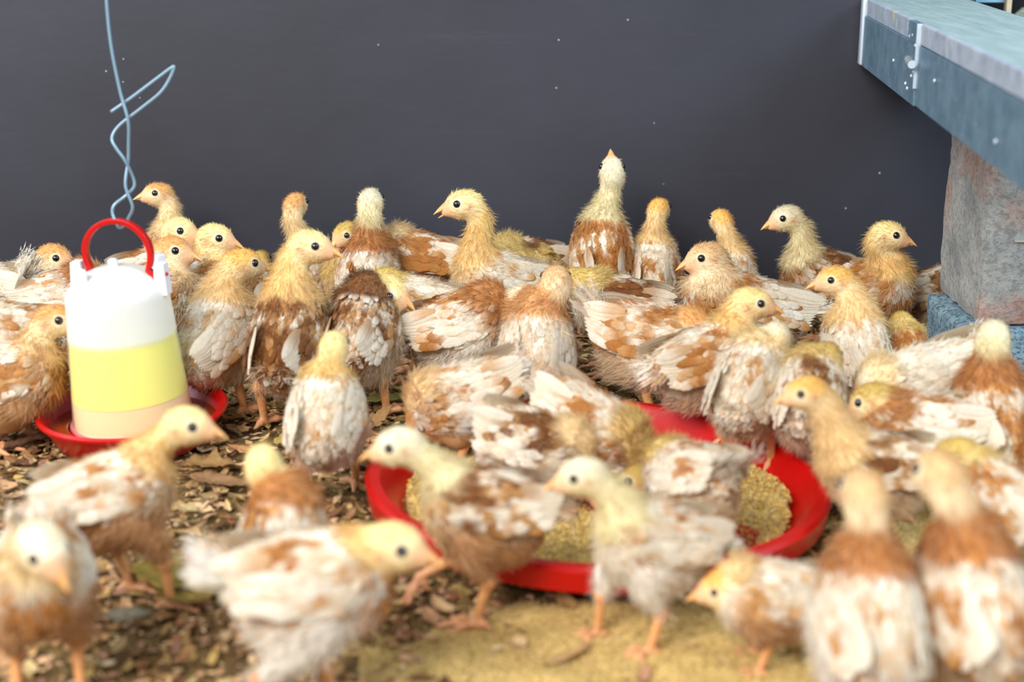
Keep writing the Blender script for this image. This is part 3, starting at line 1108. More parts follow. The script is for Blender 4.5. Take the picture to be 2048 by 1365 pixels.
def sample_mesh(P, Q, n, rs):
    a, b, c, d = (P[Q[:, i]] for i in range(4))
    ar = np.linalg.norm(np.cross(c - a, d - b), axis=1)
    cum = np.cumsum(ar)
    f = np.searchsorted(cum, rs.rand(n) * cum[-1])
    u, v = rs.rand(n, 1), rs.rand(n, 1)
    return (a[f] * (1 - u) + b[f] * u) * (1 - v) + (d[f] * (1 - u) + c[f] * u) * v


FT = np.array([0.0, 0.3, 0.65, 0.9, 1.0])
FW = np.array([0.40, 0.92, 1.0, 0.62, 0.12])


def feathers(P, D, N, L, Wd, cb, ct, lift, curl, uvoff=0):
    """feather vanes: verts, quads, colours, uvs"""
    n = len(P)
    D = nrm(D - N * (D * N).sum(-1, keepdims=True))
    Sd = np.cross(N, D)
    K = len(FT)
    V = np.zeros((n, K, 3, 3), np.float32)
    C = np.zeros((n, K, 3, 3), np.float32)
    UV = np.zeros((n, K, 3, 2), np.float32)
    L, Wd, lift, curl = (np.broadcast_to(x, (n,))[:, None] for x in (L, Wd, lift, curl))
    for i, (t, w) in enumerate(zip(FT, FW)):
        mid = P + D * L * t + N * L * (lift * t - curl * t * t)
        mx = sstep(0.15, 0.75, np.array(t))
        col = cb * (1 - mx) + ct * mx
        for j in range(3):
            sd = j - 1
            V[:, i, j] = mid + Sd * (sd * w * Wd / 2) - N * (abs(sd) * Wd * 0.10) + (D * L * 0.0 if j != 1 else D * L * 0.015)
            C[:, i, j] = col
            UV[:, i, j, 0] = sd
            UV[:, i, j, 1] = t
    idx = np.arange(K * 3).reshape(K, 3)
    q = np.stack([idx[:-1, :-1], idx[1:, :-1], idx[1:, 1:], idx[:-1, 1:]], -1).reshape(-1, 4)
    Q = (np.arange(n)[:, None, None] * (K * 3) + q[None]).reshape(-1, 4)
    return V.reshape(-1, 3), Q, C.reshape(-1, 3), UV.reshape(-1, 2)


def hairs(P, D, L, wd, col, rs):
    """down: bent thin blades (quad + tip triangle as two tris)"""
    n = len(P)
    S_ = nrm(np.cross(D, rs.randn(n, 3)))
    L = L[:, None]
    bend = nrm(rs.randn(n, 3)) * 0.16
    m = P + D * L * 0.5 + bend * L * 0.3
    t = P + D * L + bend * L
    w = wd[:, None] / 2
    V = np.stack([P - S_ * w, P + S_ * w, m + S_ * w * 0.75, m - S_ * w * 0.75, t], 1).reshape(-1, 3)
    b = np.arange(n)[:, None] * 5
    Q = b + np.array([[0, 1, 2, 3]])
    T = b + np.array([[3, 2, 4]])
    c = np.repeat(col, 5, 0)
    return V, Q, T, c


def make_leg(root, to_local, hip, foot, toe_yaw, s, rs, pose):
    """shank, ankle, toes and claws as one continuous surface"""
    f = np.array([math.cos(toe_yaw), math.sin(toe_yaw), 0])
    l = np.array([-f[1], f[0], 0])
    r = 0.0044 * s
    prims = [(hip, foot + np.array([0, 0, 0.005 * s]), r * 1.25, r * 0.95)]
    prims.append((hip, hip + np.array([0, 0, 0.001]), r * 1.7, r * 1.6))
    base = foot + np.array([0, 0, 0.005 * s])
    tips = []
    for ang, ln in ((-0.62, 0.027), (0.0, 0.034), (0.60, 0.027), (math.pi - 0.25, 0.014)):
        d = f * math.cos(ang) + l * math.sin(ang)
        if pose == 'lift':
            dd = nrm(d * 0.55 + np.array([0, 0, -0.85]))
            a = base + dd * ln * 0.5 * s
            b = base + dd * ln * s
        else:
            a = base + d * ln * 0.5 * s + np.array([0, 0, 0.0012])
            b = base + d * ln * s - np.array([0, 0, 0.0020 * s])
        prims.append((base, a, r * 0.85, r * 0.72))
        prims.append((a, b, r * 0.78, r * 0.50))
        prims.append((a, a + d * 0.0005, r * 0.92, r * 0.9))
        tips.append((b, d))
    for b, d in tips:
        prims.append((b, b + d * 0.0045 * s - np.array([0, 0, 0.0015]), r * 0.42, r * 0.12))

    def fn(p):
        d = None
        for a, b, ra, rb in prims:
            e = cap(p, a.astype(np.float32), b.astype(np.float32), ra, rb)
            d = e if d is None else psmin(d, e, 0.002)
        return d
    pts = np.array([x for a, b, _, _ in prims for x in (a, b)])
    P, Q = surface_nets(fn, pts.min(0) - 0.009, pts.max(0) + 0.009, 0.0021 * s)
    col = np.tile(C_LEG, (len(P), 1))
    z = fbm(P * 160 + s * 10, 2)[:, None]
    col = col * (0.82 + 0.36 * z)
    pinkish = sstep(0.02, 0.0, P[:, 2] - foot[2])[:, None]
    col = col * (1 - 0.35 * pinkish) + C_PINK * 0.85 * 0.35 * pinkish
    if P.shape[0]:
        mkmesh('leg', to_local(P), [Q], M_leg, root, col=np.clip(col, 0, 1))


CHICK_GROUP = 'young chickens crowded along the wall and around the tray'


def chick(idx, label, b, hd, yaw, s=1.0, pit=12, hyaw=None, hpit=-8, dy=0.0, head='y', w=0.6, tone='o', breast='w', collar=0,
          z=None, Y=None, legs='ss', tail=25, wing=0.0, lean=0.0, fluff=1.0, belly='t', hs=None, sx=0.86, fz=0.0, nk=1.0, mouth=0.0, blurry=False, tl=1.0):
    rs = np.random.RandomState(100 + idx)
    hs = hs or s
    if Y is None:
        zz = z if z is not None else 0.108 * s
        c = at_z(b[0], b[1], zz)
        if c[1] > 2.075 - 0.03 * max(0, math.sin(math.radians(yaw))):
            c = at_Y(b[0], b[1], 2.075 - 0.03 * max(0, math.sin(math.radians(yaw))))
    else:
        c = at_Y(b[0], b[1], Y)
    c = np.asarray(c)
    s = s * (0.94 if blurry else 0.99)
    ya = math.radians(yaw)
    F0 = np.array([math.cos(ya), math.sin(ya), 0])
    Lv = np.array([-F0[1], F0[0], 0])
    pa = math.radians(pit)
    Fv = F0 * math.cos(pa) + np.array([0, 0, math.sin(pa)])
    Uv = np.cross(Fv, Lv)
    R = np.stack([Fv, Lv, Uv])         # rows = body axes

    def B(x, y, zc):
        return c + s * (Fv * x * sx + Lv * y + Uv * zc)
    # head
    hya = math.radians(yaw if hyaw is None else hyaw)
    hpa = math.radians(hpit)
    neck0 = B(0.040, 0, 0.016)
    Yh = neck0[1] + 0.012 * s * F0[1] + dy
    hc = at_Y(hd[0], hd[1], Yh)
    hF0 = np.array([math.cos(hya), math.sin(hya), 0])
    hL = np.array([-hF0[1], hF0[0], 0])
    hF = hF0 * math.cos(hpa) + np.array([0, 0, math.sin(hpa)])
    hU = np.cross(hF, hL)
    HR = np.stack([hF, hL, hU])

    def Hd(x, y, zc):
        return hc + hs * (hF * x + hL * y + hU * zc)
    # neck curve
    n1 = Hd(-0.010, 0, -0.006)
    dist = np.linalg.norm(n1 - neck0)
    updir = nrm(0.45 * Fv + 0.9 * Uv * (1 if hc[2] > neck0[2] else 0.1))
    endt = nrm(-0.55 * hF - 0.8 * hU)
    k = min(0.5 * dist, 0.06 * s)
    p1, p2 = neck0 + updir * k * 0.8, n1 + endt * k * 0.7
    T = np.linspace(0, 1, 8)[:, None]
    curve = (1 - T) ** 3 * neck0 + 3 * (1 - T) ** 2 * T * p1 + 3 * (1 - T) * T ** 2 * p2 + T ** 3 * n1
    rad = np.interp(np.linspace(0, 1, 8), [0, 0.25, 0.55, 1], [0.024, 0.0165, 0.0140, 0.0130]) * s * nk
    f32 = np.float32
    prims_t = [('e', B(0, 0, 0), (0.056, 0.037, 0.037)), ('e', B(0.030, 0, -0.004), (0.031, 0.031, 0.034)), ('e', B(-0.042, 0, 0.005), (0.032, 0.025, 0.026)),
               ('e', B(-0.018, 0, -0.024), (0.043, 0.031, 0.029))]
    # legs
    gz = fz
    bx = -0.004
    hocks, feet, poses = [], [], []
    for i, sd in enumerate((1, -1)):
        mode = legs[i] if legs != '' else 'n'
        if mode == 'n':
            hocks.append(None)
            feet.append(None)
            poses.append(None)
            continue
        hip = B(0.004, sd * 0.022, -0.022)
        off = {'s': 0.0, 'f': 0.035, 'b': -0.032, 'l': 0.050, 'w': 0.0}[mode] * s
        side = sd * (0.024 + (0.008 if mode == 'w' else 0)) * s
        foot = np.array([c[0], c[1], 0]) + F0 * (off + 0.010 * s) + Lv * side
        foot[2] = gz + float(floor_h(foot[0], foot[1])[0]) * (fz == 0) + (0.030 * s if mode == 'l' else 0.004)
        hk = foot + np.array([0, 0, 0.046 * s]) - F0 * (0.012 * s) * (0.3 if mode == 'f' else 1.6 if mode == 'b' else 1)
        if mode == 'l':
            hk = foot + np.array([0, 0, 0.022 * s]) - F0 * 0.030 * s
        if c[2] < 0.085 * s + gz:
            hk[2] = max(gz + 0.012, min(hk[2], c[2] - 0.035 * s))
        hocks.append((hip, hk))
        feet.append(foot)
        poses.append('lift' if mode == 'l' else 'stand')
    thighs = []
    for h in hocks:
        if h is not None:
            hip, hk = h
            kn = (hip + hk) / 2 + Fv * 0.010 * s
            thighs += [(hip, kn, 0.020 * s, 0.0130 * s), (kn, hk, 0.0130 * s, 0.0060 * s)]

    def d_torso(p):
        return [ell(p, cc.astype(f32), R.astype(f32), (np.array(r) * s * np.array([sx, 1, 1])).astype(f32)) for _, cc, r in prims_t]

    def d_neck(p):
        return [cap(p, curve[i].astype(f32), curve[i + 1].astype(f32), rad[i], rad[i + 1]) for i in range(7)]

    def d_head(p):
        return [ell(p, Hd(0, 0, 0).astype(f32), HR.astype(f32), np.array((0.0210, 0.0150, 0.0158), f32) * hs),
                cap(p, Hd(0.008, 0, -0.003).astype(f32), Hd(0.0195, 0, -0.0040).astype(f32), 0.0115 * hs, 0.0072 * hs)]

    def d_leg(p):
        return [cap(p, a.astype(f32), bb.astype(f32), ra, rb) for a, bb, ra, rb in thighs]

    def fn(p):
        t = d_torso(p)
        d = t[0]
        for e in t[1:]:
            d = psmin(d, e, 0.014 * s)
        nk_ = np.minimum.reduce(d_neck(p))
        h = d_head(p)
        nk_ = psmin(nk_, psmin(h[0], h[1], 0.006 * hs), 0.009 * hs)
        d = psmin(d, nk_, 0.013 * s)
        lg = d_leg(p)
        if lg:
            d = psmin(d, np.minimum.reduce(lg), 0.012 * s)
        return d
    anchor = [B(x, y, q) for x in (-0.085, 0.075) for y in (-0.05, 0.05) for q in (-0.058, 0.05)] + [Hd(x, y, q) for x in (-0.03, 0.03) for y in (-0.02, 0.02) for q in (-0.022, 0.022)]
    anchor += [x for i, _ in enumerate(curve) for x in (curve[i] - 0.02 * s, curve[i] + 0.02 * s)]
    anchor += [hk + np.array([0, 0, -0.012 * s]) for h in hocks if h is not None for hk in [h[1]]]
    anchor = np.array(anchor)
    P, Q = surface_nets(fn, anchor.min(0) - 0.006, anchor.max(0) + 0.006, 0.0039 * s)

    ground = np.array([c[0], c[1], 0.0])
    root = empty('chick', ground, ya)
    Rz = np.array([[math.cos(-ya), -math.sin(-ya), 0], [math.sin(-ya), math.cos(-ya), 0], [0, 0, 1]])

    def to_local(p):
        return (np.asarray(p) - ground) @ Rz.T
    tag(root, label, 'chick', CHICK_GROUP)

    # ---- colour of the plumage at points
    hc1, hc2 = HEADS[head]
    tn1, tn2 = TONES[tone]
    seed = idx * 5.7
    bel = {'t': S(226, 204, 172), 'w': S(240, 234, 224), 'p': S(228, 196, 170), 'b': S(196, 150, 104)}[belly]
    br = {'w': S(240, 230, 212), 'o': S(206, 142, 74), 'b': S(160, 108, 62), 'm': S(232, 202, 158), 'c': S(236, 216, 176)}[breast]

    def regions(p):
        dt = np.minimum.reduce(d_torso(p))
        dn = np.minimum.reduce(d_neck(p))
        dh = np.minimum.reduce(d_head(p))
        dl = np.minimum.reduce(d_leg(p)) if thighs else dt + 1
        return dt, dn, dh, dl

    def plum(p):
        loc = (p - c) @ R.T / s
        hl = (p - hc) @ HR.T / hs
        dt, dn, dh, dl = regions(p)
        n1_ = fbm(np.stack([loc[:, 0] * 42, loc[:, 1] * 60, loc[:, 2] * 60], -1) + seed, 3)
        n2_ = fbm(np.stack([loc[:, 0] * 90, loc[:, 1] * 170, loc[:, 2] * 170], -1) + seed * 2, 2)
        nn = 0.72 * n1_ + 0.28 * n2_
        thr = 0.36 + 0.27 * w
        m = sstep(thr - 0.04, thr + 0.03, nn)[:, None]
        m2 = sstep(thr + 0.01, thr + 0.10, nn)[:, None]
        base = C_WHITE * (1 - 0.5 * sstep(0.40, 0.62, n2_)[:, None]) + S(240, 218, 184) * 0.5 * sstep(0.40, 0.62, n2_)[:, None]
        gold = 0.55 * S(232, 184, 118) + 0.45 * tn1
        brown = gold * (1 - m2) + (0.6 * tn1 + 0.4 * tn2) * m2
        back = base * (1 - m) + brown * m
        # belly and rump down
        bm = sstep(-0.004, -0.024, loc[:, 2] + 0.008 * (n1_ - 0.5))[:, None]
        back = back * (1 - bm) + (bel * (0.9 + 0.2 * n2_[:, None])) * bm
        # breast
        fm = (sstep(0.028, 0.048, loc[:, 0] + 0.02 * (n1_ - 0.5)) * sstep(0.024, 0.004, loc[:, 2]))[:, None]
        bn = br * (0.85 + 0.3 * n2_[:, None])
        if breast in 'ob':
            wsp = sstep(0.60, 0.66, n1_)[:, None]
            bn = bn * (1 - wsp) + C_WHITE * 0.9 * wsp
        back = back * (1 - fm) + bn * fm
        # legs
        lm = sstep(0.002, -0.003, dl - dt)[:, None]
        back = back * (1 - lm) + (bel * 0.94) * lm
        # neck and head
        dn0 = np.linalg.norm(p - neck0, axis=1) / s
        nm = sstep(0.004, -0.004, np.minimum(dn, dh) / s - dt / s + 0.010 * (n1_ - 0.5))[:, None]
        tn_ = np.clip(dn0 / 0.075, 0, 1)[:, None]
        neckc = hc2 * (0.92 + 0.16 * n2_[:, None])
        low = sstep(0.45, 0.1, tn_ + 0.5 * (n1_[:, None] - 0.5))
        if breast in 'obm':
            neckc = neckc * (1 - 0.6 * low) + (0.55 * br + 0.45 * tn1) * 0.6 * low
        out = back * (1 - nm) + neckc * nm
        if collar:
            cm = (np.exp(-((dn0 - 0.027 + 0.014 * (n1_ - 0.5)) / 0.0065) ** 2) * sstep(-0.012, 0.010, loc[:, 2]))[:, None]
            cm = np.clip(cm * 1.6 * (0.45 + n1_[:, None]), 0, 0.95)
            out = out * (1 - cm) + (0.5 * tn1 + 0.5 * tn2) * (0.9 + 0.25 * n2_[:, None]) * cm
        hm = sstep(0.031, 0.023, np.linalg.norm(hl - [0.003, 0, 0], axis=1))[:, None] * sstep(-0.001, -0.004, (dh - dt))[:, None]
        top = sstep(-0.006, 0.010, hl[:, 2] - 0.25 * hl[:, 0])[:, None]
        hcol = (hc1 * top + (0.5 * hc2 + 0.5 * C_CREAM) * (1 - top)) * (0.9 + 0.2 * n2_[:, None])
        out = out * (1 - hm) + hcol * hm
        # pinkish face between eye and beak, ear patch
        face = np.clip(sstep(0.0100, 0.0190, hl[:, 0]), 0, 1)[:, None] * hm
        out = out * (1 - 0.75 * face) + S(240, 178, 132) * 0.75 * face
        ear = np.exp(-(((hl[:, 0] + 0.0065) / 0.0028) ** 2 + ((hl[:, 2] + 0.0025) / 0.0036) ** 2))[:, None] * (np.abs(hl[:, 1]) > 0.007)[:, None] * hm
        out = out * (1 - 0.75 * ear) + S(206, 138, 104) * 0.75 * ear
        er = np.hypot(hl[:, 0] - 0.0062, hl[:, 2] - 0.0036)
        ring = (sstep(0.0072, 0.0050, er) * (np.abs(hl[:, 1]) > 0.006))[:, None] * hm
        out = out * (1 - 0.6 * ring) + S(238, 224, 196) * 0.6 * ring
        return np.clip(out, 0, 1), loc, hl, dt, dn, dh, dl, nn

    colb = plum(P)[0]
    mkmesh('body', to_local(P), [Q], M_skin, root, col=colb)

    # ---- down and small feathers
    N_h = int((13000 if not blurry else 7000) * fluff)
    hp = sample_mesh(P, Q, N_h, rs)
    hn = grad(fn, hp)
    hcol, loc, hl, dt, dn, dh, dl, nn = plum(hp)
    isn = sstep(0.003, -0.003, np.minimum(dn, dh) - dt)
    ish = sstep(0.032, 0.020, np.linalg.norm(hl, axis=1))
    i0 = np.argmin(np.linalg.norm(hp[:, None, :] - curve[None], axis=2), 1)
    tang = nrm(np.gradient(curve, axis=0))
    flow = -Fv[None] * 1.0 + np.array([0, 0, -0.35])
    flow = flow * (1 - isn)[:, None] + (-tang[i0]) * isn[:, None]
    flow = flow * (1 - ish)[:, None] + (-hF[None] - 0.25 * hU) * ish[:, None]
    flow = nrm(flow - hn * (flow * hn).sum(-1, keepdims=True))
    bellym = sstep(0.0, -0.022, loc[:, 2]) * (1 - isn)
    Lh = (0.0085 * (1 - isn) + 0.0112 * isn) * (1 - ish) + 0.0046 * ish
    Lh = (Lh + 0.004 * bellym) * s * rs.uniform(0.6, 1.35, N_h)
    lift = 0.25 + 0.38 * isn + 0.2 * bellym
    lift = lift * (1 - 0.35 * ish)
    D = nrm(flow + hn * (lift * rs.uniform(0.5, 1.5, N_h))[:, None] + rs.randn(N_h, 3) * 0.30)
    er = np.hypot(hl[:, 0] - 0.0062, hl[:, 2] - 0.0036)
    keep = ~((er < 0.0062) & (ish > 0.3)) & (hl[:, 0] < 0.0165) | (ish < 0.2)
    keep &= ~((hl[:, 0] > 0.011) & (ish > 0.3) & (rs.rand(N_h) < 0.6))
    keep &= hp[:, 2] > gz + 0.047 * s
    jit = rs.uniform(0.86, 1.12, (N_h, 1))
    fl_n = fbm(hp * 240 + seed, 2)
    dark = ((rs.rand(N_h) < 0.10) | ((fl_n > 0.60) & (rs.rand(N_h) < 0.55)))[:, None] & (ish < 0.95)[:, None]
    hcol = np.where(dark, hcol * 0.62 + S(176, 118, 62) * 0.30, hcol)
    pale = (rs.rand(N_h, 1) < 0.14)
    hcol = np.where(pale, hcol * 0.6 + S(248, 238, 214) * 0.4, hcol)
    Vh, Qh, Th, Ch = hairs(hp[keep], D[keep], Lh[keep], ((0.00048 if not blurry else 0.0007) * s * rs.uniform(0.6, 1.4, N_h))[keep], np.clip(hcol * jit, 0, 1)[keep], rs)

    N_f = 1150 if not blurry else 700
    fp = sample_mesh(P, Q, N_f * 2, rs)
    fc, loc, hl, dt, dn, dh, dl, nn = plum(fp)
    ok = (np.minimum(dn, dh) - dt > -0.004) & (loc[:, 2] > -0.022) & (dl - dt > -0.001)
    fp, fc, loc = fp[ok][:N_f], fc[ok][:N_f], loc[ok][:N_f]
    fnm = grad(fn, fp)
    nf = len(fp)
    dirf = -Fv[None] + np.array([0, 0, -0.30]) + Lv[None] * np.sign(loc[:, 1:2]) * 0.15 + rs.randn(nf, 3) * 0.22
    Lf = s * rs.uniform(0.011, 0.021, nf)
    tipc = plum(fp + nrm(dirf) * (Lf * 0.8)[:, None])[0]
    gold = rs.rand(nf, 1) < 0.24
    tipc = np.where(gold, tipc * 0.5 + S(222, 164, 92) * 0.5, tipc)
    gb = rs.rand(nf, 1) < 0.12
    fc = np.where(gb, fc * 0.45 + tn1 * 0.5, fc)
    jit = rs.uniform(0.86, 1.10, (nf, 1))
    V1, Q1, C1, U1 = feathers(fp, dirf, fnm, Lf, Lf * rs.uniform(0.30, 0.46, nf), fc * jit, np.clip(tipc * jit, 0, 1), 0.11, 0.10)
    # combine down + feathers
    n1v = len(V1)
    Vall = np.concatenate([V1, Vh])
    Call = np.concatenate([C1, Ch])
    Uall = np.concatenate([U1, np.zeros((len(Vh), 2))])
    faces = [Q1, Qh + n1v, Th + n1v]
    fm = np.concatenate([np.zeros(len(Q1)), np.ones(len(Qh) + len(Th))])
    o = mkmesh('plumage', to_local(Vall), faces, [M_feather, M_down], root, col=np.clip(Call, 0, 1), uv=Uall, fmat=fm)
    o['kind'] = 'stuff'

    # ---- wings
    for sd in (1, -1):
        WP, WD, WN, WL, WW, ly = [], [], [], [], [], []
        # surface of the folded wing, a flattened shell on the flank
        wa = math.radians(-6 - 14 * wing - 0.5 * max(0, pit - 12))
        wF = Fv * math.cos(wa) + Uv * math.sin(wa)
        wU = -Fv * math.sin(wa) + Uv * math.cos(wa)
        wc = B(-0.004, sd * (0.0275 + 0.010 * wing), 0.010)
        out_ = nrm(Lv * sd + Uv * 0.52)
        wUt = nrm(wU - out_ * (wU @ out_))
        wFt = nrm(wF - out_ * (wF @ out_))
        WR = np.stack([wFt, out_, wUt])
        rr = np.array([0.047 * sx, 0.0085, 0.0265]) * s
        th = np.linspace(0, np.pi, 11)
        ph = np.linspace(0, 2 * np.pi, 18, endpoint=False)
        E = np.stack([np.cos(th)[:, None] + 0 * ph, np.sin(th)[:, None] * np.cos(ph), np.sin(th)[:, None] * np.sin(ph)], -1) * rr
        bw = MB()
        bw.grid((wc + E.reshape(-1, 3) @ WR).reshape(E.shape), closed_v=True)
        Vb, Qb = bw.v[0], bw.q[0]
        Cb = plum(Vb)[0]
        # covert rows
        for row, (zf, nrow, Lr, xs0, xs1) in enumerate(((-0.55, 9, 0.024, 0.75, -0.75), (-0.15, 10, 0.021, 0.85, -0.70), (0.22, 10, 0.019, 0.9, -0.72), (0.55, 9, 0.018, 0.75, -0.6), (0.85, 6, 0.016, 0.45, -0.4))):
            for k in range(nrow):
                x = xs0 + (xs1 - xs0) * (k + rs.uniform(-0.25, 0.25)) / (nrow - 1)
                yy = math.sqrt(max(0.02, 1 - min(0.98, x * x + zf * zf)))
                e = np.array([x, yy, zf + rs.uniform(-.06, .06)]) * rr
                WP.append(wc + e @ WR)
                nl = np.array([x / rr[0] * 0.001, yy / rr[1] * 0.003 + 0.3, zf / rr[2] * 0.004])
                WN.append(nrm(nl) @ WR)
                WD.append(-wFt - wUt * (0.10 + 0.10 * rs.randn()) )
                WL.append(Lr * s * rs.uniform(0.85, 1.15))
                WW.append(Lr * s * 0.50)
                ly.append(0.15 + 0.1 * rs.rand())
        n_cov = len(WP)
        tip = wc + (np.array([-0.074 * sx, -0.013 + 0.012 * wing, -0.002 - 0.008 * wing]) * s) @ WR
        for k in range(10):
            f_ = k / 9
            root_p = wc + (np.array([0.016 - 0.040 * (1 - f_), 0.0075 - 0.0005 * k, 0.020 - 0.040 * f_]) * s) @ WR
            tgt = tip + wUt * (0.016 - 0.030 * f_) * s + out_ * (0.002 - 0.0006 * k) * s
            d = tgt - root_p
            WP.append(root_p)
            WD.append(nrm(d))
            WN.append(out_ + wUt * 0.15)
            WL.append(np.linalg.norm(d) * (1.0 - 0.14 * f_) * rs.uniform(0.94, 1.04))
            WW.append(0.0125 * s)
            ly.append(0.02)
        WP, WD, WN, WL, WW, ly = map(np.array, (WP, WD, WN, WL, WW, ly))
        WN = nrm(WN)
        c0 = plum(WP)[0]
        c1 = plum(WP + nrm(WD) * (WL * 0.8)[:, None])[0]
        # flight feathers: pale with tan streaks down the vane
        fl = np.arange(len(WP)) >= n_cov
        stre = (rs.rand(len(WP)) < (0.25 + 0.5 * (1 - w)))
        lightc = S(246, 236, 218)
        c0 = np.where(fl[:, None], np.where(stre[:, None], 0.55 * tn1 + 0.45 * S(240, 214, 176), lightc * 0.96), c0)
        c1 = np.where(fl[:, None], lightc, c1)
        jit = rs.uniform(0.90, 1.08, (len(WP), 1))
        V1, Q1, C1, U1 = feathers(WP, WD, WN, WL, WW, np.clip(c0 * jit, 0, 1), np.clip(c1 * jit, 0, 1), ly, np.where(fl, 0.06, 0.16))
        Vall = np.concatenate([Vb, V1])
        mkmesh('wing', to_local(Vall), [Qb, Q1 + len(Vb)], M_feather, root, col=np.concatenate([Cb, C1]), uv=np.concatenate([np.zeros((len(Vb), 2)), U1]))

    # ---- tail: fan of short feathers with fluffy root
    tb = B(-0.064, 0, 0.013)
    ta = math.radians(tail + 1.0 * max(0, pit - 22))
    tF = -Fv * math.cos(ta) + Uv * math.sin(ta)
    tN = Fv * math.sin(ta) + Uv * math.cos(ta)
    nt = 22
    a = rs.uniform(-0.62, 0.62, nt)
    lay = rs.uniform(-1, 1, nt)
    TP = tb + Lv * (a[:, None] * 0.014 * s) + tN * (lay[:, None] * 0.006 * s) - tF * 0.012 * s
    TD = tF[None] * np.cos(a)[:, None] + Lv[None] * np.sin(a)[:, None] + tN[None] * (lay[:, None] * 0.14)
    TL = s * rs.uniform(0.030, 0.041, nt) * (0.62 if pit >= 24 else 1.0) * tl
    tcol = np.where(rs.rand(nt, 1) < 0.72 * (0.4 + w), S(248, 244, 236), S(236, 208, 168))
    tcol = tcol * 0.6 + plum(TP)[0] * 0.4
    V1, Q1, C1, U1 = feathers(TP, TD, np.tile(tN, (nt, 1)), TL, TL * 0.27, tcol * 0.85 * np.array([1, .95, .88]), tcol, 0.03, 0.05)
    nh = 900
    k = rs.randint(0, nt, nh)
    ss = rs.rand(nh)
    hp2 = TP[k] + nrm(TD[k]) * (TL[k] * ss)[:, None] + rs.randn(nh, 3) * 0.0018 * s
    hd2 = nrm(nrm(TD[k]) + rs.randn(nh, 3) * 0.40)
    V2, Q2, T2, C2 = hairs(hp2, hd2, s * rs.uniform(0.005, 0.012, nh), np.full(nh, 0.0008 * s), tcol[k] * rs.uniform(0.9, 1.05, (nh, 1)), rs)
    mkmesh('tail', to_local(np.concatenate([V1, V2])), [Q1, Q2 + len(V1), T2 + len(V1)], [M_feather, M_down], root, col=np.clip(np.concatenate([C1, C2]), 0, 1),
           uv=np.concatenate([U1, np.zeros((len(V2), 2))]), fmat=np.concatenate([np.zeros(len(Q1)), np.ones(len(Q2) + len(T2))]))

    # ---- beak
    bb = MB()
    cols = []
    n = 9
    aa = np.linspace(0, 2 * np.pi, 12, endpoint=False)
    up, lo_ = [], []
    op = mouth * 0.5
    for i in range(n):
        t = i / (n - 1)
        x = 0.0135 + 0.0215 * t
        drop = -0.0018 - 0.0042 * t ** 2.0
        wy = 0.0080 * (1 - t) ** 0.85 + 0.0003
        hz = 0.0100 * (1 - t) ** 1.0 + 0.0006
        up.append([Hd(x, wy * math.cos(q), drop + (hz * math.sin(q) if math.sin(q) > 0 else 0.0011 * (1 - t) * math.sin(q)) + op * 0.002) for q in aa])
    up.append([Hd(0.0355, 0, -0.0062 + op * 0.002)] * 12)
    bb.grid(np.array(up), closed_v=True)
    for i in range(n):
        t = i / (n - 1)
        x = 0.0135 + 0.0175 * t
        drop = -0.0022 - 0.0036 * t ** 1.3 - mouth * 0.0042 * t
        wy = 0.0054 * (1 - t) ** 0.7 + 0.0003
        lo_.append([Hd(x, wy * math.cos(q), drop + (0.0056 * (1 - t) ** 0.7 * math.sin(q) if math.sin(q) < 0 else 0.0003 * math.sin(q))) for q in aa])
    lo_.append([Hd(0.0312, 0, -0.0060 - mouth * 0.0042)] * 12)
    bb.grid(np.array(lo_), closed_v=True)
    V = np.concatenate(bb.v)
    hl = (V - hc) @ HR.T / hs
    tt = sstep(0.014, 0.031, hl[:, 0])[:, None]
    col = S(232, 152, 108) * (1 - tt) + S(240, 182, 112) * tt
    nost = np.exp(-(((hl[:, 0] - 0.0185) / 0.0014) ** 2 + ((hl[:, 2] - 0.0012) / 0.001) ** 2))[:, None]
    col = col * (1 - 0.6 * nost)
    mkmesh('beak', to_local(V), [np.concatenate(bb.q)], M_beak, root, col=col)
    # ---- eyes
    for sd in (1, -1):
        e = MB()
        # find the skin surface along the sideways direction
        y = 0.020
        pp = Hd(0.0062, sd * y, 0.0036)
        for _ in range(6):
            d = float(fn(pp[None].astype(f32))[0])
            pp = pp - hL * sd * d
        e.sphere((0, 0, 0), 0.0044 * hs, 12, 16)
        Ve = e.v[0] + pp - hL * sd * 0.0018 * hs
        mkmesh('eye', to_local(Ve), [e.q[0]], M_eye, root)
    # ---- legs
    for h, ft, ps in zip(hocks, feet, poses):
        if h is not None:
            make_leg(root, to_local, h[1], ft, ya + rs.uniform(-0.25, 0.25), s, rs, ps)
    return root, c


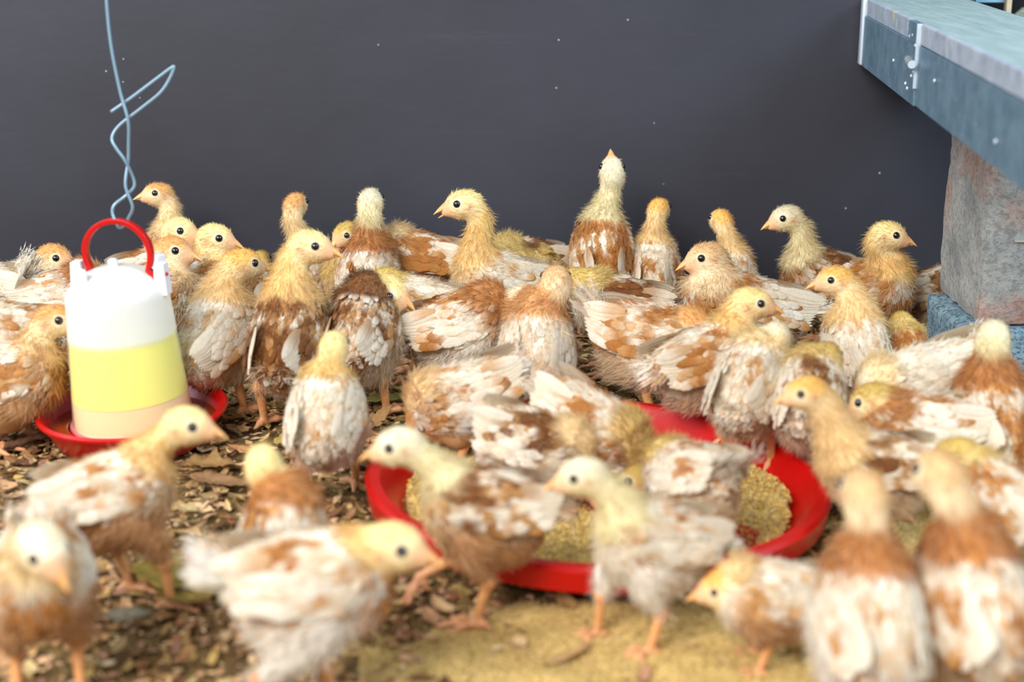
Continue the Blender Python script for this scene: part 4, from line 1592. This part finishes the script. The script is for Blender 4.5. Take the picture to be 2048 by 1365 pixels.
# each chick: what the photograph shows of it (body centre and head centre in the frame, heading 0 right / 90 away / 180 left / 270 to the viewer)
FLOCK = [
    # ---- far left
    dict(label='white-tailed chick cut off by the left picture edge, only its raised tail fan showing', b=(-58, 578), hd=(-120, 500), yaw=180, w=1.3, tail=75, head='c', tone='t', s=1.08, tl=1.45),
    dict(label='chick with pale tan face left of the drinker, head against the wall', b=(52, 575), hd=(110, 515), yaw=12, head='b', w=.5, tone='o', hyaw=-8, hpit=-14, Y=1.97, breast='m', hs=1.12),
    dict(label='white-rumped chick with brown shoulder left of the drinker, head hidden behind the jar', b=(128, 592), hd=(205, 585), yaw=8, head='c', w=.8, tone='o', collar=1, tail=40, s=1.0),
    dict(label='white and rust chick behind the orange-breasted chick at the left edge', b=(5, 665), hd=(-60, 600), yaw=190, head='c', w=.7, tone='o'),
    dict(label='orange-breasted chick at the left edge, its beak behind the drinker jar', b=(22, 760), hd=(113, 640), yaw=4, head='b', w=0.75, tone='o', breast='o', belly='b', hyaw=-2, s=1.1, legs='sb', pit=18, dy=0.01, Y=1.6),
    # ---- behind the drinker
    dict(label='tallest brown-headed chick behind the drinker, looking left above the others', b=(345, 520), hd=(315, 388), yaw=110, hyaw=205, hpit=0, head='b', w=.5, tone='o', Y=2.06, pit=30),
    dict(label='cream-headed chick with brown crown right below the tall brown-headed one', b=(322, 545), hd=(360, 462), yaw=20, hyaw=-14, head='y', w=.6, tone='o', Y=1.97, breast='m', hs=1.15),
    dict(label='orange-faced chick directly behind the drinker handle, pink beak to the right', b=(300, 585), hd=(347, 501), yaw=15, hyaw=-8, hpit=-10, head='b', w=.5, tone='o', Y=1.86, breast='m', hs=1.15),
    dict(label='pale yellow-headed chick in profile to the right, behind the drinker', b=(395, 570), hd=(432, 476), yaw=20, hyaw=-4, hpit=-12, head='y', w=.6, tone='o', breast='m', Y=1.93, pit=20, hs=1.15),
    dict(label='orange-yellow necked chick with creamy fluffy back right of the drinker, turned away', b=(432, 668), hd=(487, 528), yaw=68, hyaw=35, hpit=-12, head='o', w=.9, tone='t', breast='c', belly='t', pit=34, legs='ss', s=1.12, nk=1.2, Y=1.7),
    dict(label='olive-yellow chick in the shade between the orange-necked and the dark-backed chick', b=(515, 585), hd=(522, 520), yaw=80, head='n', w=.3, tone='t', Y=2.04, s=.85, belly='b'),
    dict(label='slim brown-necked chick standing tall against the wall, seen from behind', b=(602, 560), hd=(592, 408), yaw=84, hyaw=72, hpit=0, head='b', w=.7, tone='o', Y=2.04, pit=30, breast='o', nk=.95),
    dict(label='dark brown and white backed chick with its pale head turned right', b=(575, 668), hd=(624, 492), yaw=82, hyaw=-8, hpit=-10, head='y', w=.25, tone='b', breast='m', pit=38, legs='ws', s=1.12, nk=1.15, belly='p'),
    dict(label='brown-crowned chick peeping between the pale-headed and the yellow-necked chick', b=(700, 560), hd=(690, 468), yaw=250, hyaw=225, hpit=-25, head='n', w=.5, tone='b', Y=2.05, breast='m', s=.95),
    dict(label='yellow-necked chick with rust shoulders at the wall, seen straight from behind', b=(735, 550), hd=(741, 402), yaw=90, hyaw=90, hpit=0, head='g', w=.85, tone='o', collar=1, pit=38, Y=2.0, s=1.1, nk=1.1),
    dict(label='tan and brown winged chick lying against the wall right of the yellow-necked one', b=(835, 515), hd=(770, 520), yaw=170, hpit=-30, head='b', w=.35, tone='o', Y=2.07, tail=5, s=1.0),
    dict(label='chick showing only its pale fluffy tail between the open-beaked chick and the tan wing', b=(905, 545), hd=(905, 600), yaw=95, head='b', w=.5, tone='b', Y=2.09, tail=60, s=.8, hpit=-50, tl=1.3),
    dict(label='dull yellow chick standing in the shade behind the hook-beaked chick', b=(835, 615), hd=(770, 560), yaw=178, head='n', w=1.0, tone='t', tail=0, Y=1.84, belly='b', legs='ss'),
    dict(label='chick with open hooked beak looking down right, brown and white back', b=(722, 655), hd=(782, 583), yaw=78, hyaw=-18, hpit=-28, head='y', w=.42, tone='b', collar=1, pit=30, legs='ss', mouth=.9, s=1.08, nk=1.2),
    dict(label='small white chick with yellow neck walking away in the open space left of the tray', b=(650, 825), hd=(668, 692), yaw=88, hyaw=90, hpit=-5, head='y', w=1.15, tone='t', breast='c', belly='p', pit=32, legs='sf', s=0.95, wing=0.2),
    # ---- middle of the back row
    dict(label='open-beaked chick in profile to the left with long cream neck', b=(995, 566), hd=(925, 408), yaw=202, hyaw=184, hpit=-12, head='y', w=.85, tone='t', breast='m', mouth=1.0, Y=1.94, pit=22, s=1.14, tail=10),
    dict(label='hunched brown and yellow chick with its head tucked down at the wall', b=(1050, 525), hd=(1085, 520), yaw=200, hyaw=60, hpit=-40, head='n', w=.1, tone='b', Y=2.08, s=.95),
    dict(label='tallest chick at the wall stretching its pale neck upward, brown mottled back', b=(1205, 505), hd=(1224, 345), yaw=90, hyaw=92, hpit=55, head='g', w=.3, tone='o', Y=2.04, pit=42, s=1.12, belly='t', nk=.95),
    dict(label='orange-headed chick seen from behind right of the tallest chick', b=(1306, 540), hd=(1318, 418), yaw=84, hyaw=70, hpit=-5, head='o', w=.6, tone='o', Y=2.04, pit=30, s=.98, belly='t', legs='ss'),
    dict(label='yellow-headed chick seen from behind, rising over the wet-feathered chick', b=(1462, 560), hd=(1441, 440), yaw=82, hyaw=110, hpit=0, head='o', w=.9, tone='t', Y=2.03, pit=28, s=.95),
    dict(label='wet ruffled cream-headed chick in profile to the left with orange breast', b=(1485, 612), hd=(1408, 515), yaw=192, hyaw=190, hpit=-14, head='t', w=.7, tone='o', breast='o', pit=20, s=1.12, tail=30, sx=1.12, nk=1.25, legs='ss', Y=1.84, tl=1.4),
    dict(label='grey-faced chick with orange beak at the wall looking left, brown body', b=(1640, 552), hd=(1570, 436), yaw=205, hyaw=188, hpit=-16, head='g', w=.35, tone='b', breast='b', pit=18, Y=2.04, s=1.05, legs='ss', belly='b'),
    dict(label='rusty-breasted chick beside the pillar looking right with cream head', b=(1748, 575), hd=(1780, 470), yaw=-62, hyaw=-12, hpit=-12, head='y', w=.45, tone='o', breast='o', pit=26, Y=1.98, s=1.08, belly='b', nk=1.1),
    dict(label='brown and white chick half hidden behind the block pillar', b=(1884, 585), hd=(1935, 520), yaw=10, head='b', w=.5, tone='d', Y=2.06, tail=10),
    dict(label='orange-yellow chick with long thick neck and white back, head turned left', b=(1715, 698), hd=(1666, 560), yaw=98, hyaw=186, hpit=-8, head='o', w=.95, tone='t', breast='c', pit=38, s=0.96, nk=1.25, Y=1.66),
    dict(label='olive-headed chick seen from behind in the shade next to the pillar foot', b=(1806, 708), hd=(1802, 643), yaw=82, hyaw=60, hpit=-5, head='n', w=.3, tone='o', pit=35, s=0.76, Y=1.7, belly='b', nk=1.2),
    # ---- middle
    dict(label='fluffy white and rust chick with striped flight feathers left of the plump white chick', b=(925, 650), hd=(1052, 600), yaw=8, hyaw=14, hpit=-10, head='c', w=.62, tone='o', collar=1, pit=18, tail=-12, s=1.1, belly='w', Y=1.74),
    dict(label='plump white chick with rust collar and brownish crown, seen from behind', b=(1074, 692), hd=(1112, 560), yaw=87, hyaw=92, hpit=-4, head='t', w=1.2, tone='t', collar=1, pit=34, s=1.12, belly='t', nk=1.2, Y=1.68),
    dict(label='dark brown chick with fluffy yellow neck just right of the plump white chick', b=(1235, 610), hd=(1150, 560), yaw=178, hyaw=150, hpit=-10, head='n', w=.1, tone='b', pit=12, s=1.0, legs='ss', Y=1.86, nk=1.2),
    dict(label='large white and rust chick with fanned tail to the left, behind the tray', b=(1308, 682), hd=(1392, 655), yaw=-22, hyaw=-20, hpit=-30, head='b', w=.55, tone='o', pit=-4, tail=42, s=1.18, belly='t', legs='ss', Y=1.68, tl=1.35),
    dict(label='yellow-headed chick in profile to the right standing at the back of the tray', b=(1415, 722), hd=(1507, 606), yaw=22, hyaw=-6, hpit=-10, head='y', w=.68, tone='o', breast='o', pit=14, tail=-15, s=1.05, belly='p', legs='ss', Y=1.58, nk=1.2, fz=.01),
    dict(label='cream-backed chick with round fluffy head seen from behind, standing in the tray', b=(1500, 765), hd=(1552, 675), yaw=66, hyaw=80, hpit=-25, head='c', w=.95, tone='t', collar=0, pit=26, s=1.04, belly='p', legs='ss', Y=1.5, fz=.01),
    dict(label='speckled chick with small yellow head bent away behind the orange-capped chick', b=(1620, 790), hd=(1655, 712), yaw=76, hpit=-20, head='n', w=.72, tone='d', s=0.95, pit=24, belly='p', legs='fs', Y=1.46, fz=.01),
    dict(label='pure white chick with upright pointed tail in front of the pillar', b=(1838, 768), hd=(1752, 775), yaw=196, hpit=-30, head='c', w=1.3, tone='t', pit=-12, tail=38, s=1.06, sx=1.12, belly='w', breast='w', Y=1.52),
    dict(label='yellow-headed chick with rust and cream back at the right edge, seen from behind', b=(1988, 835), hd=(1986, 672), yaw=92, hyaw=70, hpit=-6, head='g', w=.45, tone='o', collar=1, pit=32, s=1.04, breast='o', nk=1.2, Y=1.42),
    # ---- around and in the tray
    dict(label='chick feeding with its head down over the left side of the tray', b=(925, 800), hd=(846, 838), yaw=190, hyaw=200, hpit=-55, head='b', w=.72, tone='o', breast='o', pit=-16, tail=10, s=1.05, belly='b', Y=1.52, fz=.01),
    dict(label='white-rumped chick with dark brown shoulder patch feeding in the middle of the tray', b=(1075, 895), hd=(1190, 950), yaw=-15, hyaw=-30, hpit=-55, head='b', w=.55, tone='d', pit=-10, tail=0, s=1.0, belly='w', Y=1.4, fz=.01),
    dict(label='cream and ginger chick bending down to the right over the tray', b=(1185, 862), hd=(1262, 945), yaw=-30, hyaw=-40, hpit=-60, head='n', w=.6, tone='o', pit=-24, tail=20, s=1.05, belly='b', breast='b', Y=1.43, fz=.01, tp=1) ,
    dict(label='white fluffy chick with raised rump feeding at the front of the tray', b=(1380, 955), hd=(1330, 1000), yaw=125, hyaw=185, hpit=-55, head='n', w=.95, tone='o', pit=-12, tail=35, s=0.88, belly='t', Y=1.29, fz=.01, tl=1.2),
    dict(label='yellow-capped chick in profile left of the white-winged chick, leaning over the tray rim', b=(1750, 935), hd=(1607, 785), yaw=178, hyaw=186, hpit=-12, head='o', w=.6, tone='d', pit=2, tail=-20, s=0.87, nk=1.3, Y=1.3, breast='m'),
    dict(label='white-winged chick with yellow fluffy nape behind the yellow-capped one', b=(1832, 858), hd=(1740, 800), yaw=172, hyaw=150, hpit=-35, head='n', w=.95, tone='o', pit=4, tail=-5, s=1.02, Y=1.4, belly='w', collar=1),
    dict(label='white and brown chick with bowed yellow head at the right edge', b=(1992, 1010), hd=(1905, 912), yaw=120, hyaw=160, hpit=-35, head='n', w=.75, tone='o', pit=14, s=0.95, Y=1.2),
    # ---- front row
    dict(label='chick in front of the drinker looking right with its beak over the red pan', b=(226, 985), hd=(377, 850), yaw=14, hyaw=-4, hpit=-10, head='y', w=.6, tone='o', breast='m', pit=14, tail=-8, s=1.0, legs='sf', blurry=1, belly='b', nk=1.0),
    dict(label='brown and white chick at the lower left edge facing the viewer', b=(78, 1145), hd=(88, 1100), yaw=-75, hyaw=-40, hpit=-34, head='c', w=.8, tone='o', breast='o', pit=6, s=1.02, tail=60, blurry=1, legs='ss', belly='b', dy=-0.03),
    dict(label='yellow-necked chick seen from behind, just behind the big white-tailed front chick', b=(562, 1075), hd=(526, 925), yaw=86, hyaw=100, hpit=-4, head='y', w=.7, tone='o', collar=1, pit=28, s=.95, blurry=1, nk=1.15),
    dict(label='large blurred front chick with white tail facing right, head low', b=(628, 1165), hd=(792, 1092), yaw=4, hyaw=-10, hpit=-12, head='y', w=.72, tone='o', breast='o', pit=4, tail=28, s=1.08, blurry=1, legs='sb', belly='w', tl=1.35),
    dict(label='brown mottled chick walking left in front of the tray with one foot raised', b=(968, 1015), hd=(795, 892), yaw=184, hyaw=183, hpit=-12, head='g', w=0.42, tone='b', breast='m', pit=10, tail=0, s=0.98, blurry=1, legs='sl', belly='b'),
    dict(label='long-necked cream chick striding left at the front rim of the tray', b=(1305, 1080), hd=(1160, 952), yaw=196, hyaw=184, hpit=-14, head='g', w=.75, tone='o', breast='w', pit=16, tail=-10, s=0.92, blurry=1, legs='sf', belly='w', nk=1.1),
    dict(label='small chick with orange nape in profile to the left, right of the striding chick', b=(1535, 1190), hd=(1437, 1178), yaw=180, hyaw=184, hpit=-12, head='o', w=.8, tone='t', breast='w', pit=4, tail=20, s=.80, blurry=1, legs='ss', belly='b', wing=-.3, Y=1.085),
    dict(label='tan-necked chick with white back in the right foreground, seen straight from behind', b=(1740, 1225), hd=(1727, 985), yaw=90, hyaw=92, hpit=0, head='t', w=1.0, tone='o', collar=1, pit=34, s=1.05, blurry=1, belly='w', nk=1.05),
    dict(label='orange-collared chick in the lower right corner, neck leaning left', b=(1948, 1195), hd=(1878, 950), yaw=96, hyaw=110, hpit=0, head='t', w=.7, tone='o', collar=1, breast='o', pit=34, s=1.1, blurry=1, nk=1.05),
]
for _i, _d in enumerate(FLOCK):
    _d = dict(_d)
    _d.pop('tp', None)
    _, _c = chick(_i, **_d)
    print('chick %2d  x %.3f y %.3f z %.3f  %s' % (_i, _c[0], _c[1], _c[2], _d['label'][:40]))
